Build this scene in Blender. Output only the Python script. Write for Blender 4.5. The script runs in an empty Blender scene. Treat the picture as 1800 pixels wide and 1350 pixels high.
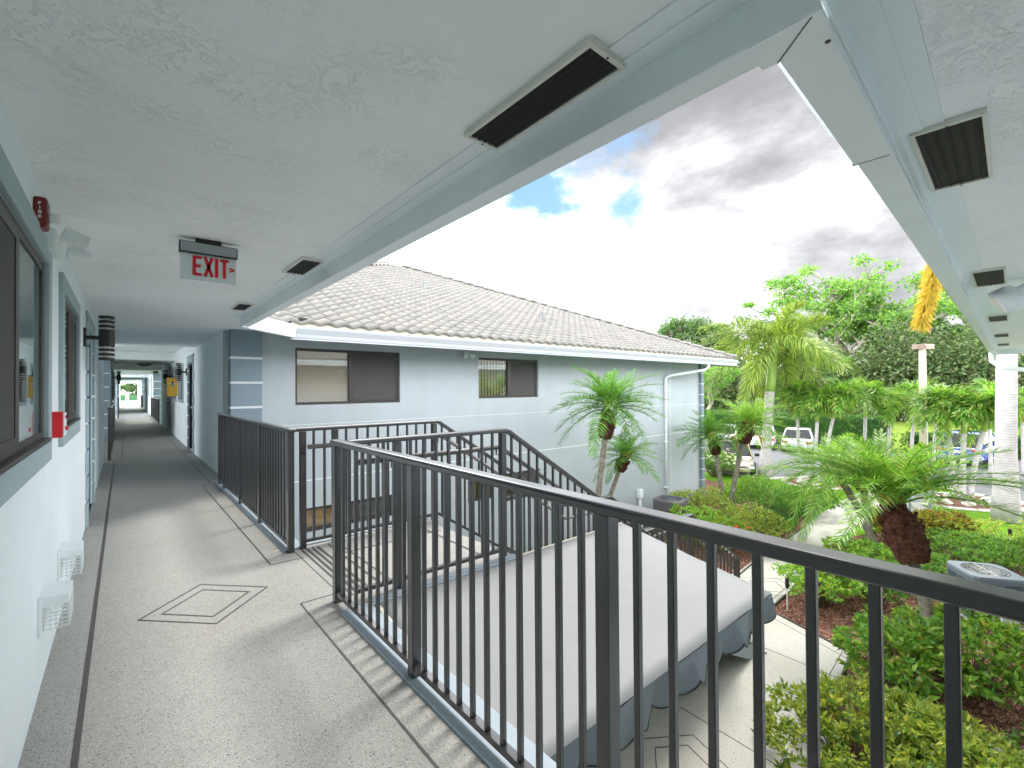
import bpy, bmesh, math, random
import numpy as np
from mathutils import Vector, Matrix, Euler
random.seed(7)
RNG = np.random.default_rng(11)
R = math.radians
sc = bpy.context.scene
col = sc.collection
# ------------------------------------------------------------------ camera
H = 1.40
YAW, PITCH, ROLL, FPX = -40.3, 0.55, -0.39, 805.0
camd = bpy.data.cameras.new('camera')
cam = bpy.data.objects.new('camera', camd)
col.objects.link(cam)
RM = Matrix.Rotation(R(YAW), 3, 'Z') @ Matrix.Rotation(R(90 + PITCH), 3, 'X') @ Matrix.Rotation(R(ROLL), 3, 'Z')
cam.matrix_world = Matrix.Translation((0, 0, H)) @ RM.to_4x4()
camd.sensor_fit = 'HORIZONTAL'
camd.sensor_width = 36.0
camd.lens = 36.0 * FPX / 1800.0
camd.clip_start = 0.02
camd.clip_end = 2000
sc.camera = cam
# ------------------------------------------------------------------ world, sun, exposure
SUN_EL, SUN_AZ = 60.0, 15.0          # azimuth measured from +X towards +Y
sd = Vector((math.cos(R(SUN_EL)) * math.cos(R(SUN_AZ)), math.cos(R(SUN_EL)) * math.sin(R(SUN_AZ)), math.sin(R(SUN_EL))))
w = bpy.data.worlds.new('World')
sc.world = w
w.use_nodes = True
nt = w.node_tree
nt.nodes.clear()
def N(t, **kw):
    n = nt.nodes.new(t)
    for k, v in kw.items():
        if k == 'inp':
            for i, val in v.items():
                n.inputs[i].default_value = val
        else:
            setattr(n, k, v)
    return n
def mathn(op, a, b=None, c=None, clamp=False):
    n = N('ShaderNodeMath', operation=op)
    n.use_clamp = clamp
    for i, x in enumerate((a, b, c)):
        if x is None: continue
        if hasattr(x, 'links'): nt.links.new(x, n.inputs[i])
        else: n.inputs[i].default_value = x
    return n.outputs[0]
sky = N('ShaderNodeTexSky', sky_type='NISHITA', sun_disc=False, sun_elevation=R(SUN_EL), sun_rotation=R(90 - SUN_AZ))
sky.altitude = 10; sky.air_density = 1.0; sky.dust_density = 0.6; sky.ozone_density = 2.0
tc = N('ShaderNodeTexCoord')
mp = N('ShaderNodeMapping')
mp.inputs['Scale'].default_value = (1, 1, 1.9)
nt.links.new(tc.outputs['Generated'], mp.inputs['Vector'])
def wnoise(scale, detail, rough, dist=0.0, off=0.0, vec=None):
    n = N('ShaderNodeTexNoise', noise_dimensions='4D')
    n.inputs['Scale'].default_value = scale; n.inputs['Detail'].default_value = detail
    n.inputs['Roughness'].default_value = rough; n.inputs['Distortion'].default_value = dist
    n.inputs['W'].default_value = off
    nt.links.new(vec or mp.outputs[0], n.inputs['Vector'])
    return n.outputs['Fac']
def pixdir(u, v):
    return (RM @ Vector((u - 900, -(v - 675), -FPX))).normalized()
def blob(u, v, width, power=1.0):
    d = pixdir(u, v)
    dp = N('ShaderNodeVectorMath', operation='DOT_PRODUCT')
    nrm = N('ShaderNodeVectorMath', operation='NORMALIZE')
    nt.links.new(tc.outputs['Generated'], nrm.inputs[0])
    nt.links.new(nrm.outputs[0], dp.inputs[0]); dp.inputs[1].default_value = d
    # 1 at the centre, 0 at `width` degrees
    c = math.cos(R(width))
    return mathn('DIVIDE', mathn('SUBTRACT', dp.outputs['Value'], c), 1 - c, clamp=False)
nA = wnoise(3.2, 9, 0.62, 0.25, 1.7)
nB = wnoise(1.6, 6, 0.55, 0.3, 5.2)
nC = wnoise(7.0, 8, 0.6, 0.1, 3.1)
# openings of blue between the clouds
hole = mathn('MAXIMUM', mathn('MAXIMUM', blob(925, 330, 9.5), mathn('MULTIPLY', blob(1035, 275, 6.5), 0.7)), mathn('MULTIPLY', blob(1095, 355, 3.5), 0.5))
hole = mathn('ADD', mathn('MULTIPLY', mathn('MAXIMUM', hole, -1.5), 0.62), mathn('MULTIPLY', mathn('SUBTRACT', nA, 0.5), 2.6))
holef = N('ShaderNodeMapRange', interpolation_type='SMOOTHSTEP')
holef.inputs['From Min'].default_value = -0.08; holef.inputs['From Max'].default_value = 0.34
nt.links.new(hole, holef.inputs['Value'])
# grey undersides of the clouds
g1 = mathn('MAXIMUM', mathn('MAXIMUM', blob(1330, 300, 25.0), mathn('MULTIPLY', blob(1230, 480, 13.0), 0.9)), mathn('MULTIPLY', blob(1480, 420, 14.0), 0.8))
gsum = mathn('ADD', mathn('MULTIPLY', mathn('MAXIMUM', g1, -1.2), 0.62), mathn('MULTIPLY', mathn('SUBTRACT', nB, 0.5), 3.0))
gsum = mathn('ADD', gsum, mathn('MULTIPLY', mathn('SUBTRACT', nC, 0.5), 1.1))
gf = N('ShaderNodeMapRange', interpolation_type='SMOOTHSTEP')
gf.inputs['From Min'].default_value = -0.7; gf.inputs['From Max'].default_value = 1.05
nt.links.new(gsum, gf.inputs['Value'])
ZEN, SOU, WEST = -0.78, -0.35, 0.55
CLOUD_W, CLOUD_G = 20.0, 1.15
lg = mathn('MULTIPLY', mathn('EXPONENT', mathn('MULTIPLY', gf.outputs[0], math.log(CLOUD_G/CLOUD_W))), CLOUD_W)
cm = N('ShaderNodeCombineColor'); nt.links.new(mathn('MULTIPLY', lg, 0.985), cm.inputs[0]); nt.links.new(mathn('MULTIPLY', lg, 0.995), cm.inputs[1]); nt.links.new(mathn('MULTIPLY', lg, 1.03), cm.inputs[2])
skm = N('ShaderNodeMix', data_type='RGBA', blend_type='MULTIPLY')
skm.inputs[0].default_value = 1.0; skm.inputs[7].default_value = (0.44, 0.52, 0.50, 1)
nt.links.new(sky.outputs[0], skm.inputs[6])
fm = N('ShaderNodeMix', data_type='RGBA')
nt.links.new(holef.outputs[0], fm.inputs[0])
nt.links.new(cm.outputs[0], fm.inputs[6]); nt.links.new(skm.outputs[2], fm.inputs[7])
# cloud gain shaped for light: dimmed overhead and south, brightened in the unseen west
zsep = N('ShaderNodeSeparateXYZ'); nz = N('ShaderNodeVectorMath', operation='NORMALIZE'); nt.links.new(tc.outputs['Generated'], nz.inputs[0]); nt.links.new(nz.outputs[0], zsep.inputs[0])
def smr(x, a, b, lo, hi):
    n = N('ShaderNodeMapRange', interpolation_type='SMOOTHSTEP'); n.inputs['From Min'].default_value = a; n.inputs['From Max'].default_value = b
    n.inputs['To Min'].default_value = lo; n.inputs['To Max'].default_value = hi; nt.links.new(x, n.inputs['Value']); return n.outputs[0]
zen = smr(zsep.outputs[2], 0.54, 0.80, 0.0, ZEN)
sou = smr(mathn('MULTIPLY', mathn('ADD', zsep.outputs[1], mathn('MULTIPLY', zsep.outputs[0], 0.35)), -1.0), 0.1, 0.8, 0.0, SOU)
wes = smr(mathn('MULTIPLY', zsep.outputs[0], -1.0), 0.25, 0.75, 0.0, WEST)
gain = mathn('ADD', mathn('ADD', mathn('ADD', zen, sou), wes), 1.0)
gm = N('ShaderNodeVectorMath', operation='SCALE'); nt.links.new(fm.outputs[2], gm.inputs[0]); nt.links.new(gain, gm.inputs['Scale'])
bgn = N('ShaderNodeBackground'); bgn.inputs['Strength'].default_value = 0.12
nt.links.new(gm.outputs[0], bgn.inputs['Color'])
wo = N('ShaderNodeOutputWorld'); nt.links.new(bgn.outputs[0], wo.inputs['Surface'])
sl = bpy.data.lights.new('sun', 'SUN')
sl.energy = 1.2; sl.angle = R(14); sl.color = (1.0, 0.96, 0.9)
so = bpy.data.objects.new('sun', sl); col.objects.link(so)
so.rotation_euler = sd.to_track_quat('Z', 'Y').to_euler()
sc.view_settings.view_transform = 'Standard'
sc.view_settings.look = 'None'
sc.view_settings.gamma = 1.0
sc.view_settings.exposure = 1.75
sc.cycles.max_bounces = 16; sc.cycles.diffuse_bounces = 10; sc.cycles.glossy_bounces = 5
sc.cycles.transparent_max_bounces = 12; sc.cycles.transmission_bounces = 8
sc.cycles.sample_clamp_indirect = 8.0
sc.cycles.use_denoising = True
# ------------------------------------------------------------------ measures
G = -2.65            # ground level (the walkway floor is z = 0)
XL, XR, ZC = -0.3, 1.2, 2.34
YF = 8.3             # face of the building across the court
def at(u, v, z=G):
    """ground point seen at a photograph pixel"""
    d = RM @ Vector((u - 900, -(v - 675), -FPX))
    t = (z - H) / d.z
    return Vector((d.x * t, d.y * t, z))
# ------------------------------------------------------------------ helpers
class MB:
    def __init__(s): s.v = []; s.f = []; s.sm = False
    def add(s, vs, fs):
        b = len(s.v); s.v += [tuple(p) for p in vs]; s.f += [tuple(b + i for i in f) for f in fs]; return s
    def box(s, x0, x1, y0, y1, z0, z1):
        x0, x1 = min(x0, x1), max(x0, x1); y0, y1 = min(y0, y1), max(y0, y1); z0, z1 = min(z0, z1), max(z0, z1)
        return s.add([(x0,y0,z0),(x1,y0,z0),(x1,y1,z0),(x0,y1,z0),(x0,y0,z1),(x1,y0,z1),(x1,y1,z1),(x0,y1,z1)],
                     [(0,3,2,1),(4,5,6,7),(0,1,5,4),(1,2,6,5),(2,3,7,6),(3,0,4,7)])
    def obox(s, c, size, rot):
        hx, hy, hz = size[0]/2, size[1]/2, size[2]/2
        M = rot.to_matrix() if hasattr(rot, 'to_matrix') else rot
        pts = [(-hx,-hy,-hz),(hx,-hy,-hz),(hx,hy,-hz),(-hx,hy,-hz),(-hx,-hy,hz),(hx,-hy,hz),(hx,hy,hz),(-hx,hy,hz)]
        c = Vector(c)
        return s.add([tuple(c + M @ Vector(p)) for p in pts], [(0,3,2,1),(4,5,6,7),(0,1,5,4),(1,2,6,5),(2,3,7,6),(3,0,4,7)])
    def bar(s, a, b, wd, ht, up=(0,0,1)):
        """a rectangular bar from a to b; wd sideways, ht along up"""
        a, b = Vector(a), Vector(b); d = (b - a); L = d.length; d.normalize()
        side = d.cross(Vector(up))
        if side.length < 1e-4: side = Vector((1,0,0))
        side.normalize(); u = side.cross(d).normalized()
        M = Matrix((side, d, u)).transposed()
        return s.obox((a + b) / 2, (wd, L, ht), M)
    def prism(s, poly, z0, z1):
        n = len(poly)
        ar = sum(poly[i][0]*poly[(i+1)%n][1]-poly[(i+1)%n][0]*poly[i][1] for i in range(n))
        if ar < 0: poly = poly[::-1]
        vs = [(p[0], p[1], z0) for p in poly] + [(p[0], p[1], z1) for p in poly]
        fs = [tuple(range(n-1, -1, -1)), tuple(range(n, 2*n))]
        fs += [(i, (i+1)%n, n+(i+1)%n, n+i) for i in range(n)]
        return s.add(vs, fs)
    def tube(s, pts, rad, n=8, cap=True):
        pts = [Vector(p) for p in pts]
        if not hasattr(rad, '__len__'): rad = [rad]*len(pts)
        b = len(s.v); ref = None
        for i, p in enumerate(pts):
            d = (pts[min(i+1, len(pts)-1)] - pts[max(i-1, 0)]).normalized()
            if ref is None:
                ref = Vector((0,0,1)) if abs(d.z) < 0.9 else Vector((1,0,0))
            u = d.cross(ref); 
            if u.length < 1e-5: u = d.orthogonal()
            u.normalize(); ww = u.cross(d).normalized(); ref = ww
            for k in range(n):
                a = 2*math.pi*k/n
                s.v.append(tuple(p + (u*math.cos(a) + ww*math.sin(a))*rad[i]))
        for i in range(len(pts)-1):
            for k in range(n):
                k2 = (k+1) % n
                s.f.append((b+i*n+k, b+(i+1)*n+k, b+(i+1)*n+k2, b+i*n+k2))
        if cap:
            s.f.append(tuple(b+k for k in range(n)))
            s.f.append(tuple(b+(len(pts)-1)*n+k for k in range(n-1, -1, -1)))
        return s
    def lathe(s, prof, c=(0,0,0), n=16, axis='z'):
        """prof: list of (radius, height)"""
        b = len(s.v); c = Vector(c)
        for r_, h_ in prof:
            for k in range(n):
                a = 2*math.pi*k/n
                if axis == 'z': p = Vector((r_*math.cos(a), r_*math.sin(a), h_))
                elif axis == 'x': p = Vector((h_, r_*math.cos(a), r_*math.sin(a)))
                else: p = Vector((r_*math.cos(a), h_, -r_*math.sin(a)))
                s.v.append(tuple(c + p))
        for i in range(len(prof)-1):
            for k in range(n):
                k2 = (k+1) % n
                s.f.append((b+i*n+k, b+i*n+k2, b+(i+1)*n+k2, b+(i+1)*n+k))
        s.f.append(tuple(b+k for k in range(n-1, -1, -1)))
        s.f.append(tuple(b+(len(prof)-1)*n+k for k in range(n)))
        return s
    def build(s, name, mat, parent=None, smooth=False, bevel=0.0, local=False, seg=2, tri=None):
        vs = np.array(s.v, dtype=float).reshape(-1, 3)
        if parent is not None and not local:
            vs = vs - np.array(wloc(parent))
        me = bpy.data.meshes.new(name)
        me.from_pydata([tuple(p) for p in vs], [], s.f)
        me.validate(); me.update()
        if mat is not None: me.materials.append(mat)
        if smooth:
            me.polygons.foreach_set('use_smooth', [True]*len(me.polygons))
        o = bpy.data.objects.new(name, me); col.objects.link(o)
        if parent is not None: o.parent = parent
        if bevel > 0:
            m = o.modifiers.new('bevel', 'BEVEL'); m.width = bevel; m.segments = seg; m.limit_method = 'ANGLE'; m.angle_limit = R(40)
        return o
def wloc(o):
    v = Vector(o.location)
    while o.parent is not None:
        o = o.parent; v = v + Vector(o.location)
    return tuple(v)
def fast_mesh(name, V, Fq, mat, parent=None, smooth=False, k=None):
    """numpy mesh: V (n,3), Fq (m,k)"""
    V = np.asarray(V, dtype=np.float32); Fq = np.asarray(Fq, dtype=np.int32); k = Fq.shape[1]
    me = bpy.data.meshes.new(name)
    me.vertices.add(len(V)); me.vertices.foreach_set('co', V.ravel())
    me.loops.add(Fq.size); me.loops.foreach_set('vertex_index', Fq.ravel())
    me.polygons.add(len(Fq)); me.polygons.foreach_set('loop_start', np.arange(0, Fq.size, k, dtype=np.int32))
    me.update(calc_edges=True)
    if smooth: me.polygons.foreach_set('use_smooth', np.ones(len(Fq), dtype=bool))
    me.materials.append(mat)
    o = bpy.data.objects.new(name, me); col.objects.link(o)
    if parent is not None: o.parent = parent
    return o
def tag(o, label=None, cat=None, group=None, kind=None):
    if label: o['label'] = label
    if cat: o['category'] = cat
    if group: o['group'] = group
    if kind: o['kind'] = kind
    return o
def thing(name, label, cat, loc=(0,0,0), rz=0.0, group=None):
    o = bpy.data.objects.new(name, None); col.objects.link(o)
    o.location = loc; o.rotation_euler = (0, 0, rz); o.empty_display_size = 0.2
    return tag(o, label, cat, group)
def empty_part(name, parent, loc=(0,0,0)):
    o = bpy.data.objects.new(name, None); col.objects.link(o); o.location = loc; o.parent = parent; return o
def copy_tree(o, parent=None):
    c = o.copy(); col.objects.link(c)
    c.parent = parent
    for ch in [x for x in bpy.data.objects if x.parent == o]: copy_tree(ch, c)
    return c
def struct(o): o['kind'] = 'structure'; return o
# ------------------------------------------------------------------ materials
def newmat(name):
    m = bpy.data.materials.new(name); m.use_nodes = True
    t = m.node_tree; b = t.nodes['Principled BSDF']
    return m, t, b
def lin(r, g, b):
    f = lambda c: (c/255.0)/12.92 if c/255.0 <= 0.04045 else (((c/255.0)+0.055)/1.055)**2.4
    return (f(r), f(g), f(b), 1)
def plain(name, c, rough=0.6, metal=0.0, spec=0.5):
    m, t, b = newmat(name)
    b.inputs['Base Color'].default_value = (*c[:3], 1); b.inputs['Roughness'].default_value = rough
    b.inputs['Metallic'].default_value = metal; b.inputs['Specular IOR Level'].default_value = spec
    return m
def tn(t, typ, **kw):
    n = t.nodes.new(typ)
    for k_, v_ in kw.items(): setattr(n, k_, v_)
    return n
def noise(t, vec, scale, detail=4, rough=0.55, dist=0.0):
    n = tn(t, 'ShaderNodeTexNoise'); n.inputs['Scale'].default_value = scale; n.inputs['Detail'].default_value = detail
    n.inputs['Roughness'].default_value = rough; n.inputs['Distortion'].default_value = dist
    t.links.new(vec, n.inputs['Vector']); return n.outputs['Fac']
def ramp(t, fac, stops, interp='LINEAR'):
    n = tn(t, 'ShaderNodeValToRGB'); n.color_ramp.interpolation = interp
    e = n.color_ramp.elements
    while len(e) < len(stops): e.new(0.5)
    for el, (p, c) in zip(e, stops):
        el.position = p; el.color = c if hasattr(c, '__len__') else (c, c, c, 1)
    t.links.new(fac, n.inputs['Fac']); return n.outputs['Color']
def mixc(t, fac, a, b, mode='MIX'):
    n = tn(t, 'ShaderNodeMix', data_type='RGBA', blend_type=mode)
    for sck, x in ((n.inputs[0], fac), (n.inputs[6], a), (n.inputs[7], b)):
        if hasattr(x, 'links'): t.links.new(x, sck)
        else: sck.default_value = x
    return n.outputs[2]
def bump(t, b, hgt, strength, dist):
    n = tn(t, 'ShaderNodeBump'); n.inputs['Strength'].default_value = strength; n.inputs['Distance'].default_value = dist
    t.links.new(hgt, n.inputs['Height']); t.links.new(n.outputs[0], b.inputs['Normal'])
def pos(t):
    return tn(t, 'ShaderNodeNewGeometry').outputs['Position']
def objc(t):
    return tn(t, 'ShaderNodeTexCoord').outputs['Object']
def mm(t, op, a, b=None):
    n = tn(t, 'ShaderNodeMath', operation=op)
    for i, x in enumerate((a, b)):
        if x is None: continue
        if hasattr(x, 'links'): t.links.new(x, n.inputs[i])
        else: n.inputs[i].default_value = x
    return n.outputs[0]
def speckmat(name, base, var, scale=3.0, rough=0.6, bumps=0.15, bscale=60, bd=0.003, metal=0.0, spec=0.4):
    """a painted or plain surface with a soft unevenness of its own colour"""
    m, t, b = newmat(name); p = pos(t)
    n1 = noise(t, p, scale, 5, 0.6); n2 = noise(t, p, scale*9, 4, 0.6)
    c = mixc(t, n1, (*[x*(1-var) for x in base[:3]], 1), (*[min(1, x*(1+var)) for x in base[:3]], 1))
    c = mixc(t, ramp(t, n2, [(0.4, 0.0), (0.75, 0.25)]), c, (*[x*(1-2*var) for x in base[:3]], 1))
    t.links.new(c, b.inputs['Base Color']); b.inputs['Roughness'].default_value = rough; b.inputs['Metallic'].default_value = metal
    b.inputs['Specular IOR Level'].default_value = spec
    if bumps: bump(t, b, noise(t, p, bscale, 4, 0.6), bumps, bd)
    return m
def stucco(name, base, tex=1.0, dirt=0.06):
    m, t, b = newmat(name); p = pos(t)
    # trowel patches: stretched, warped ridges with smooth areas between
    warp = tn(t, 'ShaderNodeTexNoise'); warp.inputs['Scale'].default_value = 5.0; warp.inputs['Detail'].default_value = 5
    t.links.new(p, warp.inputs['Vector'])
    wv = tn(t, 'ShaderNodeVectorMath', operation='SCALE'); wv.inputs['Scale'].default_value = 0.30
    t.links.new(warp.outputs['Color'], wv.inputs[0])
    ad = tn(t, 'ShaderNodeVectorMath', operation='ADD'); t.links.new(p, ad.inputs[0]); t.links.new(wv.outputs[0], ad.inputs[1])
    n = noise(t, ad.outputs[0], 15.0, 7, 0.66, 0.3)
    ridge = ramp(t, n, [(0.0, 0.0), (0.47, 0.1), (0.50, 0.9), (0.52, 0.4), (0.60, 0.4), (0.615, 0.8), (0.63, 0.5), (1.0, 0.5)])
    area = ramp(t, noise(t, p, 2.3, 4, 0.6), [(0.45, 0.1), (0.62, 1.0)])
    h = mm(t, 'MULTIPLY', ridge, area)
    fine = noise(t, p, 55, 5, 0.65)
    h2 = mm(t, 'ADD', h, mm(t, 'MULTIPLY', fine, 0.28))
    bump(t, b, h2, 0.6*tex, 0.005)
    n1 = noise(t, p, 1.1, 5, 0.6); n2 = noise(t, p, 6.0, 5, 0.6)
    c = mixc(t, n1, (*[x*(1-dirt) for x in base[:3]], 1), (*[min(0.95, x*(1+dirt)) for x in base[:3]], 1))
    c = mixc(t, ramp(t, n2, [(0.5, 0.0), (0.8, 0.35)]), c, (base[0]*0.9, base[1]*0.93, base[2]*0.92, 1))
    stm = tn(t, 'ShaderNodeMapping'); stm.inputs['Scale'].default_value = (2.2, 2.2, 0.22); t.links.new(p, stm.inputs['Vector'])
    c = mixc(t, ramp(t, noise(t, stm.outputs[0], 1.6, 6, 0.65), [(0.48, 0.0), (0.78, 0.30 if dirt > 0.07 else 0.08)]), c, (base[0]*0.78, base[1]*0.80, base[2]*0.78, 1))
    pit = ramp(t, n, [(0.495, 0.0), (0.503, 0.5), (0.511, 0.0)])
    c = mixc(t, mm(t, 'MULTIPLY', mm(t, 'MULTIPLY', pit, area), 0.08*tex), c, (base[0]*0.35, base[1]*0.4, base[2]*0.4, 1))
    t.links.new(c, b.inputs['Base Color']); b.inputs['Roughness'].default_value = 0.75; b.inputs['Specular IOR Level'].default_value = 0.25
    return m
def terrazzo(name, base=(0.50, 0.485, 0.44), chip=1.0, scale=1.0):
    m, t, b = newmat(name); p = pos(t)
    def vor(scale_, seed):
        mpn = tn(t, 'ShaderNodeMapping'); mpn.inputs['Location'].default_value = (seed, seed*1.7, seed*0.3)
        t.links.new(p, mpn.inputs['Vector'])
        v = tn(t, 'ShaderNodeTexVoronoi'); v.inputs['Scale'].default_value = scale_; t.links.new(mpn.outputs[0], v.inputs['Vector'])
        sep = tn(t, 'ShaderNodeSeparateColor'); t.links.new(v.outputs['Color'], sep.inputs[0])
        return v.outputs['Distance'], sep.outputs[0], sep.outputs[1]
    c = mixc(t, noise(t, p, 1.3, 6, 0.6), (base[0]*0.86, base[1]*0.85, base[2]*0.83, 1), (base[0]*1.10, base[1]*1.10, base[2]*1.08, 1))
    # worn, yellowed patches
    c = mixc(t, ramp(t, noise(t, p, 0.9, 4, 0.6), [(0.50, 0.0), (0.72, 0.32)]), c, (base[0]*0.98, base[1]*0.92, base[2]*0.74, 1))
    c = mixc(t, ramp(t, noise(t, p, 2.6, 6, 0.7), [(0.5, 0.0), (0.75, 0.45)]), c, (base[0]*0.72, base[1]*0.71, base[2]*0.68, 1))
    for sc_, seed, thr, col_, amt in ((150*scale, 3.1, 0.30, (0.13, 0.13, 0.12, 1), 0.85), (95*scale, 9.4, 0.14, (0.05, 0.05, 0.05, 1), 0.9), (190*scale, 5.7, 0.3, (0.72, 0.70, 0.65, 1), 0.7), (130*scale, 7.3, 0.2, (0.30, 0.27, 0.22, 1), 0.8)):
        dist, r1, r2 = vor(sc_, seed)
        sel = mm(t, 'LESS_THAN', r1, thr*chip)
        size = mm(t, 'LESS_THAN', dist, mm(t, 'ADD', mm(t, 'MULTIPLY', r2, 0.3), 0.18))
        c = mixc(t, mm(t, 'MULTIPLY', mm(t, 'MULTIPLY', sel, size), amt), c, col_)
    t.links.new(c, b.inputs['Base Color'])
    b.inputs['Roughness'].default_value = 0.62; b.inputs['Specular IOR Level'].default_value = 0.35
    bump(t, b, noise(t, p, 160, 3, 0.6), 0.25, 0.002)
    return m
def leafmat(name, cols, trans=0.45, rough=0.42, spec=0.4):
    """foliage: colour differs from leaf to leaf (random per island)"""
    m, t, b = newmat(name)
    g = tn(t, 'ShaderNodeNewGeometry')
    oi = tn(t, 'ShaderNodeObjectInfo')
    f = mm(t, 'FRACT', mm(t, 'ADD', g.outputs['Random Per Island'], mm(t, 'MULTIPLY', oi.outputs['Random'], 0.0)))
    st = [(i/(len(cols)-1), (*c, 1)) for i, c in enumerate(cols)]
    c = ramp(t, f, st)
    hs = tn(t, 'ShaderNodeHueSaturation'); hs.inputs['Saturation'].default_value = 0.95; t.links.new(c, hs.inputs['Color'])
    t.links.new(mm(t, 'ADD', mm(t, 'MULTIPLY', oi.outputs['Random'], 0.3), 0.74), hs.inputs['Value'])
    b.inputs['Roughness'].default_value = rough; b.inputs['Specular IOR Level'].default_value = spec
    t.links.new(hs.outputs[0], b.inputs['Base Color'])
    tr = tn(t, 'ShaderNodeBsdfTranslucent'); 
    cc = mixc(t, 1.0, hs.outputs[0], (1.25, 1.3, 0.7, 1), 'MULTIPLY'); t.links.new(cc, tr.inputs['Color'])
    ms = tn(t, 'ShaderNodeMixShader'); ms.inputs[0].default_value = trans
    t.links.new(b.outputs[0], ms.inputs[1]); t.links.new(tr.outputs[0], ms.inputs[2])
    t.links.new(ms.outputs[0], t.nodes['Material Output'].inputs['Surface'])
    return m
def bark(name, c1, c2, scale=8, rings=0.0, bs=0.6):
    m, t, b = newmat(name); p = objc(t)
    n = noise(t, p, scale, 6, 0.65)
    c = mixc(t, ramp(t, n, [(0.35, 0.0), (0.65, 1.0)]), (*c1, 1), (*c2, 1))
    h = n
    if rings:
        wv = tn(t, 'ShaderNodeTexWave', wave_type='BANDS', bands_direction='Z'); wv.inputs['Scale'].default_value = rings
        wv.inputs['Distortion'].default_value = 1.6; wv.inputs['Detail'].default_value = 2; t.links.new(p, wv.inputs['Vector'])
        c = mixc(t, ramp(t, wv.outputs['Fac'], [(0.0, 0.45), (0.25, 0.0)]), c, (c1[0]*0.5, c1[1]*0.5, c1[2]*0.5, 1))
        h = mm(t, 'ADD', n, wv.outputs['Fac'])
    t.links.new(c, b.inputs['Base Color']); b.inputs['Roughness'].default_value = 0.85; b.inputs['Specular IOR Level'].default_value = 0.2
    bump(t, b, h, bs, 0.015)
    return m
def glassmat(name, tint=(0.90, 0.89, 0.87), refl=0.10, rough=0.02):
    m, t, b = newmat(name)
    tr = tn(t, 'ShaderNodeBsdfTransparent'); tr.inputs[0].default_value = (*tint, 1)
    gl = tn(t, 'ShaderNodeBsdfGlossy'); gl.inputs['Roughness'].default_value = rough; gl.inputs['Color'].default_value = (0.9, 0.95, 0.95, 1)
    lw = tn(t, 'ShaderNodeLayerWeight'); lw.inputs['Blend'].default_value = 0.35
    f = mm(t, 'ADD', mm(t, 'MULTIPLY', lw.outputs['Fresnel'], 0.85), refl)
    ms = tn(t, 'ShaderNodeMixShader'); t.links.new(f, ms.inputs[0])
    t.links.new(tr.outputs[0], ms.inputs[1]); t.links.new(gl.outputs[0], ms.inputs[2])
    t.links.new(ms.outputs[0], t.nodes['Material Output'].inputs['Surface'])
    return m
M = {}
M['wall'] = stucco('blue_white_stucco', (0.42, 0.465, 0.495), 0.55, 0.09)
M['wallbright'] = stucco('brightened_stucco', (0.77, 0.84, 0.87), 0.6)
M['ceil'] = stucco('ceiling_stucco', (0.865, 0.90, 0.915), 1.0, 0.02)
M['quoin'] = speckmat('slate_paint', (0.20, 0.265, 0.31), 0.08, 2.0, 0.7, 0.3, 70, 0.004)
M['surround'] = speckmat('grey_blue_paint', (0.33, 0.42, 0.45), 0.08, 2.5, 0.7, 0.4, 60, 0.004)
M['trimwhite'] = speckmat('white_trim_paint', (0.62, 0.67, 0.70), 0.05, 3.0, 0.5, 0.15, 50, 0.002)
M['fascia'] = speckmat('fascia_paint', (0.78, 0.84, 0.86), 0.07, 4.0, 0.55, 0.2, 40, 0.003)
M['gutter'] = speckmat('gutter_enamel', (0.80, 0.85, 0.88), 0.03, 1.5, 0.38, 0.05, 20, 0.002)
M['bronze'] = speckmat('dark_bronze_metal', (0.055, 0.047, 0.043), 0.15, 8, 0.42, 0.1, 90, 0.001)
M['rail'] = speckmat('black_brown_rail_paint', (0.024, 0.024, 0.026), 0.25, 9, 0.30, 0.25, 120, 0.0015, spec=0.6)
M['rail'].node_tree.nodes['Principled BSDF'].inputs['Coat Weight'].default_value = 0.8; M['rail'].node_tree.nodes['Principled BSDF'].inputs['Coat Roughness'].default_value = 0.2
M['terrazzo'] = terrazzo('speckled_terrazzo', (0.325, 0.327, 0.318), 1.35, 1.45)
M['patio'] = terrazzo('pale_patio_concrete', (0.43, 0.425, 0.40), 0.6, 1.0)
M['inlay'] = plain('dark_zinc_strip', (0.07, 0.065, 0.06), 0.5)
M['slabedge'] = speckmat('blue_slab_edge_paint', (0.33, 0.39, 0.44), 0.12, 5, 0.6, 0.3, 40, 0.004)
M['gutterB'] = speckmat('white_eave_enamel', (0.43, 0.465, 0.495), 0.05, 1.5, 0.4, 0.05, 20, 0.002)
M['cream'] = speckmat('cream_binding', (0.62, 0.58, 0.46), 0.08, 6, 0.7)
M['mesh'] = speckmat('black_louvre', (0.012, 0.011, 0.011), 0.3, 20, 0.6)
M['alu'] = speckmat('white_aluminium', (0.68, 0.68, 0.62), 0.06, 9, 0.4)
M['black'] = speckmat('matt_black_metal', (0.014, 0.014, 0.015), 0.2, 12, 0.45)
M['whiteplastic'] = speckmat('white_plastic', (0.74, 0.79, 0.80), 0.03, 6, 0.4)
M['red'] = speckmat('red_enamel', (0.55, 0.012, 0.02), 0.06, 9, 0.35)
M['darkred'] = speckmat('dark_red_enamel', (0.16, 0.016, 0.012), 0.1, 9, 0.35)
M['brushed'] = speckmat('brushed_aluminium', (0.33, 0.37, 0.38), 0.08, 30, 0.38, 0.1, 200, 0.001, metal=0.5)
M['letters'] = plain('red_lettering', (0.62, 0.0, 0.01), 0.4)
M['ink'] = plain('dark_ink', (0.03, 0.03, 0.05), 0.6)
M['yellow'] = speckmat('yellow_sign_board', (0.72, 0.42, 0.06), 0.05, 5, 0.5)
M['glass'] = glassmat('window_glass')
M['glassdark'] = glassmat('screened_glass', (0.28, 0.27, 0.26), 0.07, 0.25)
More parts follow.
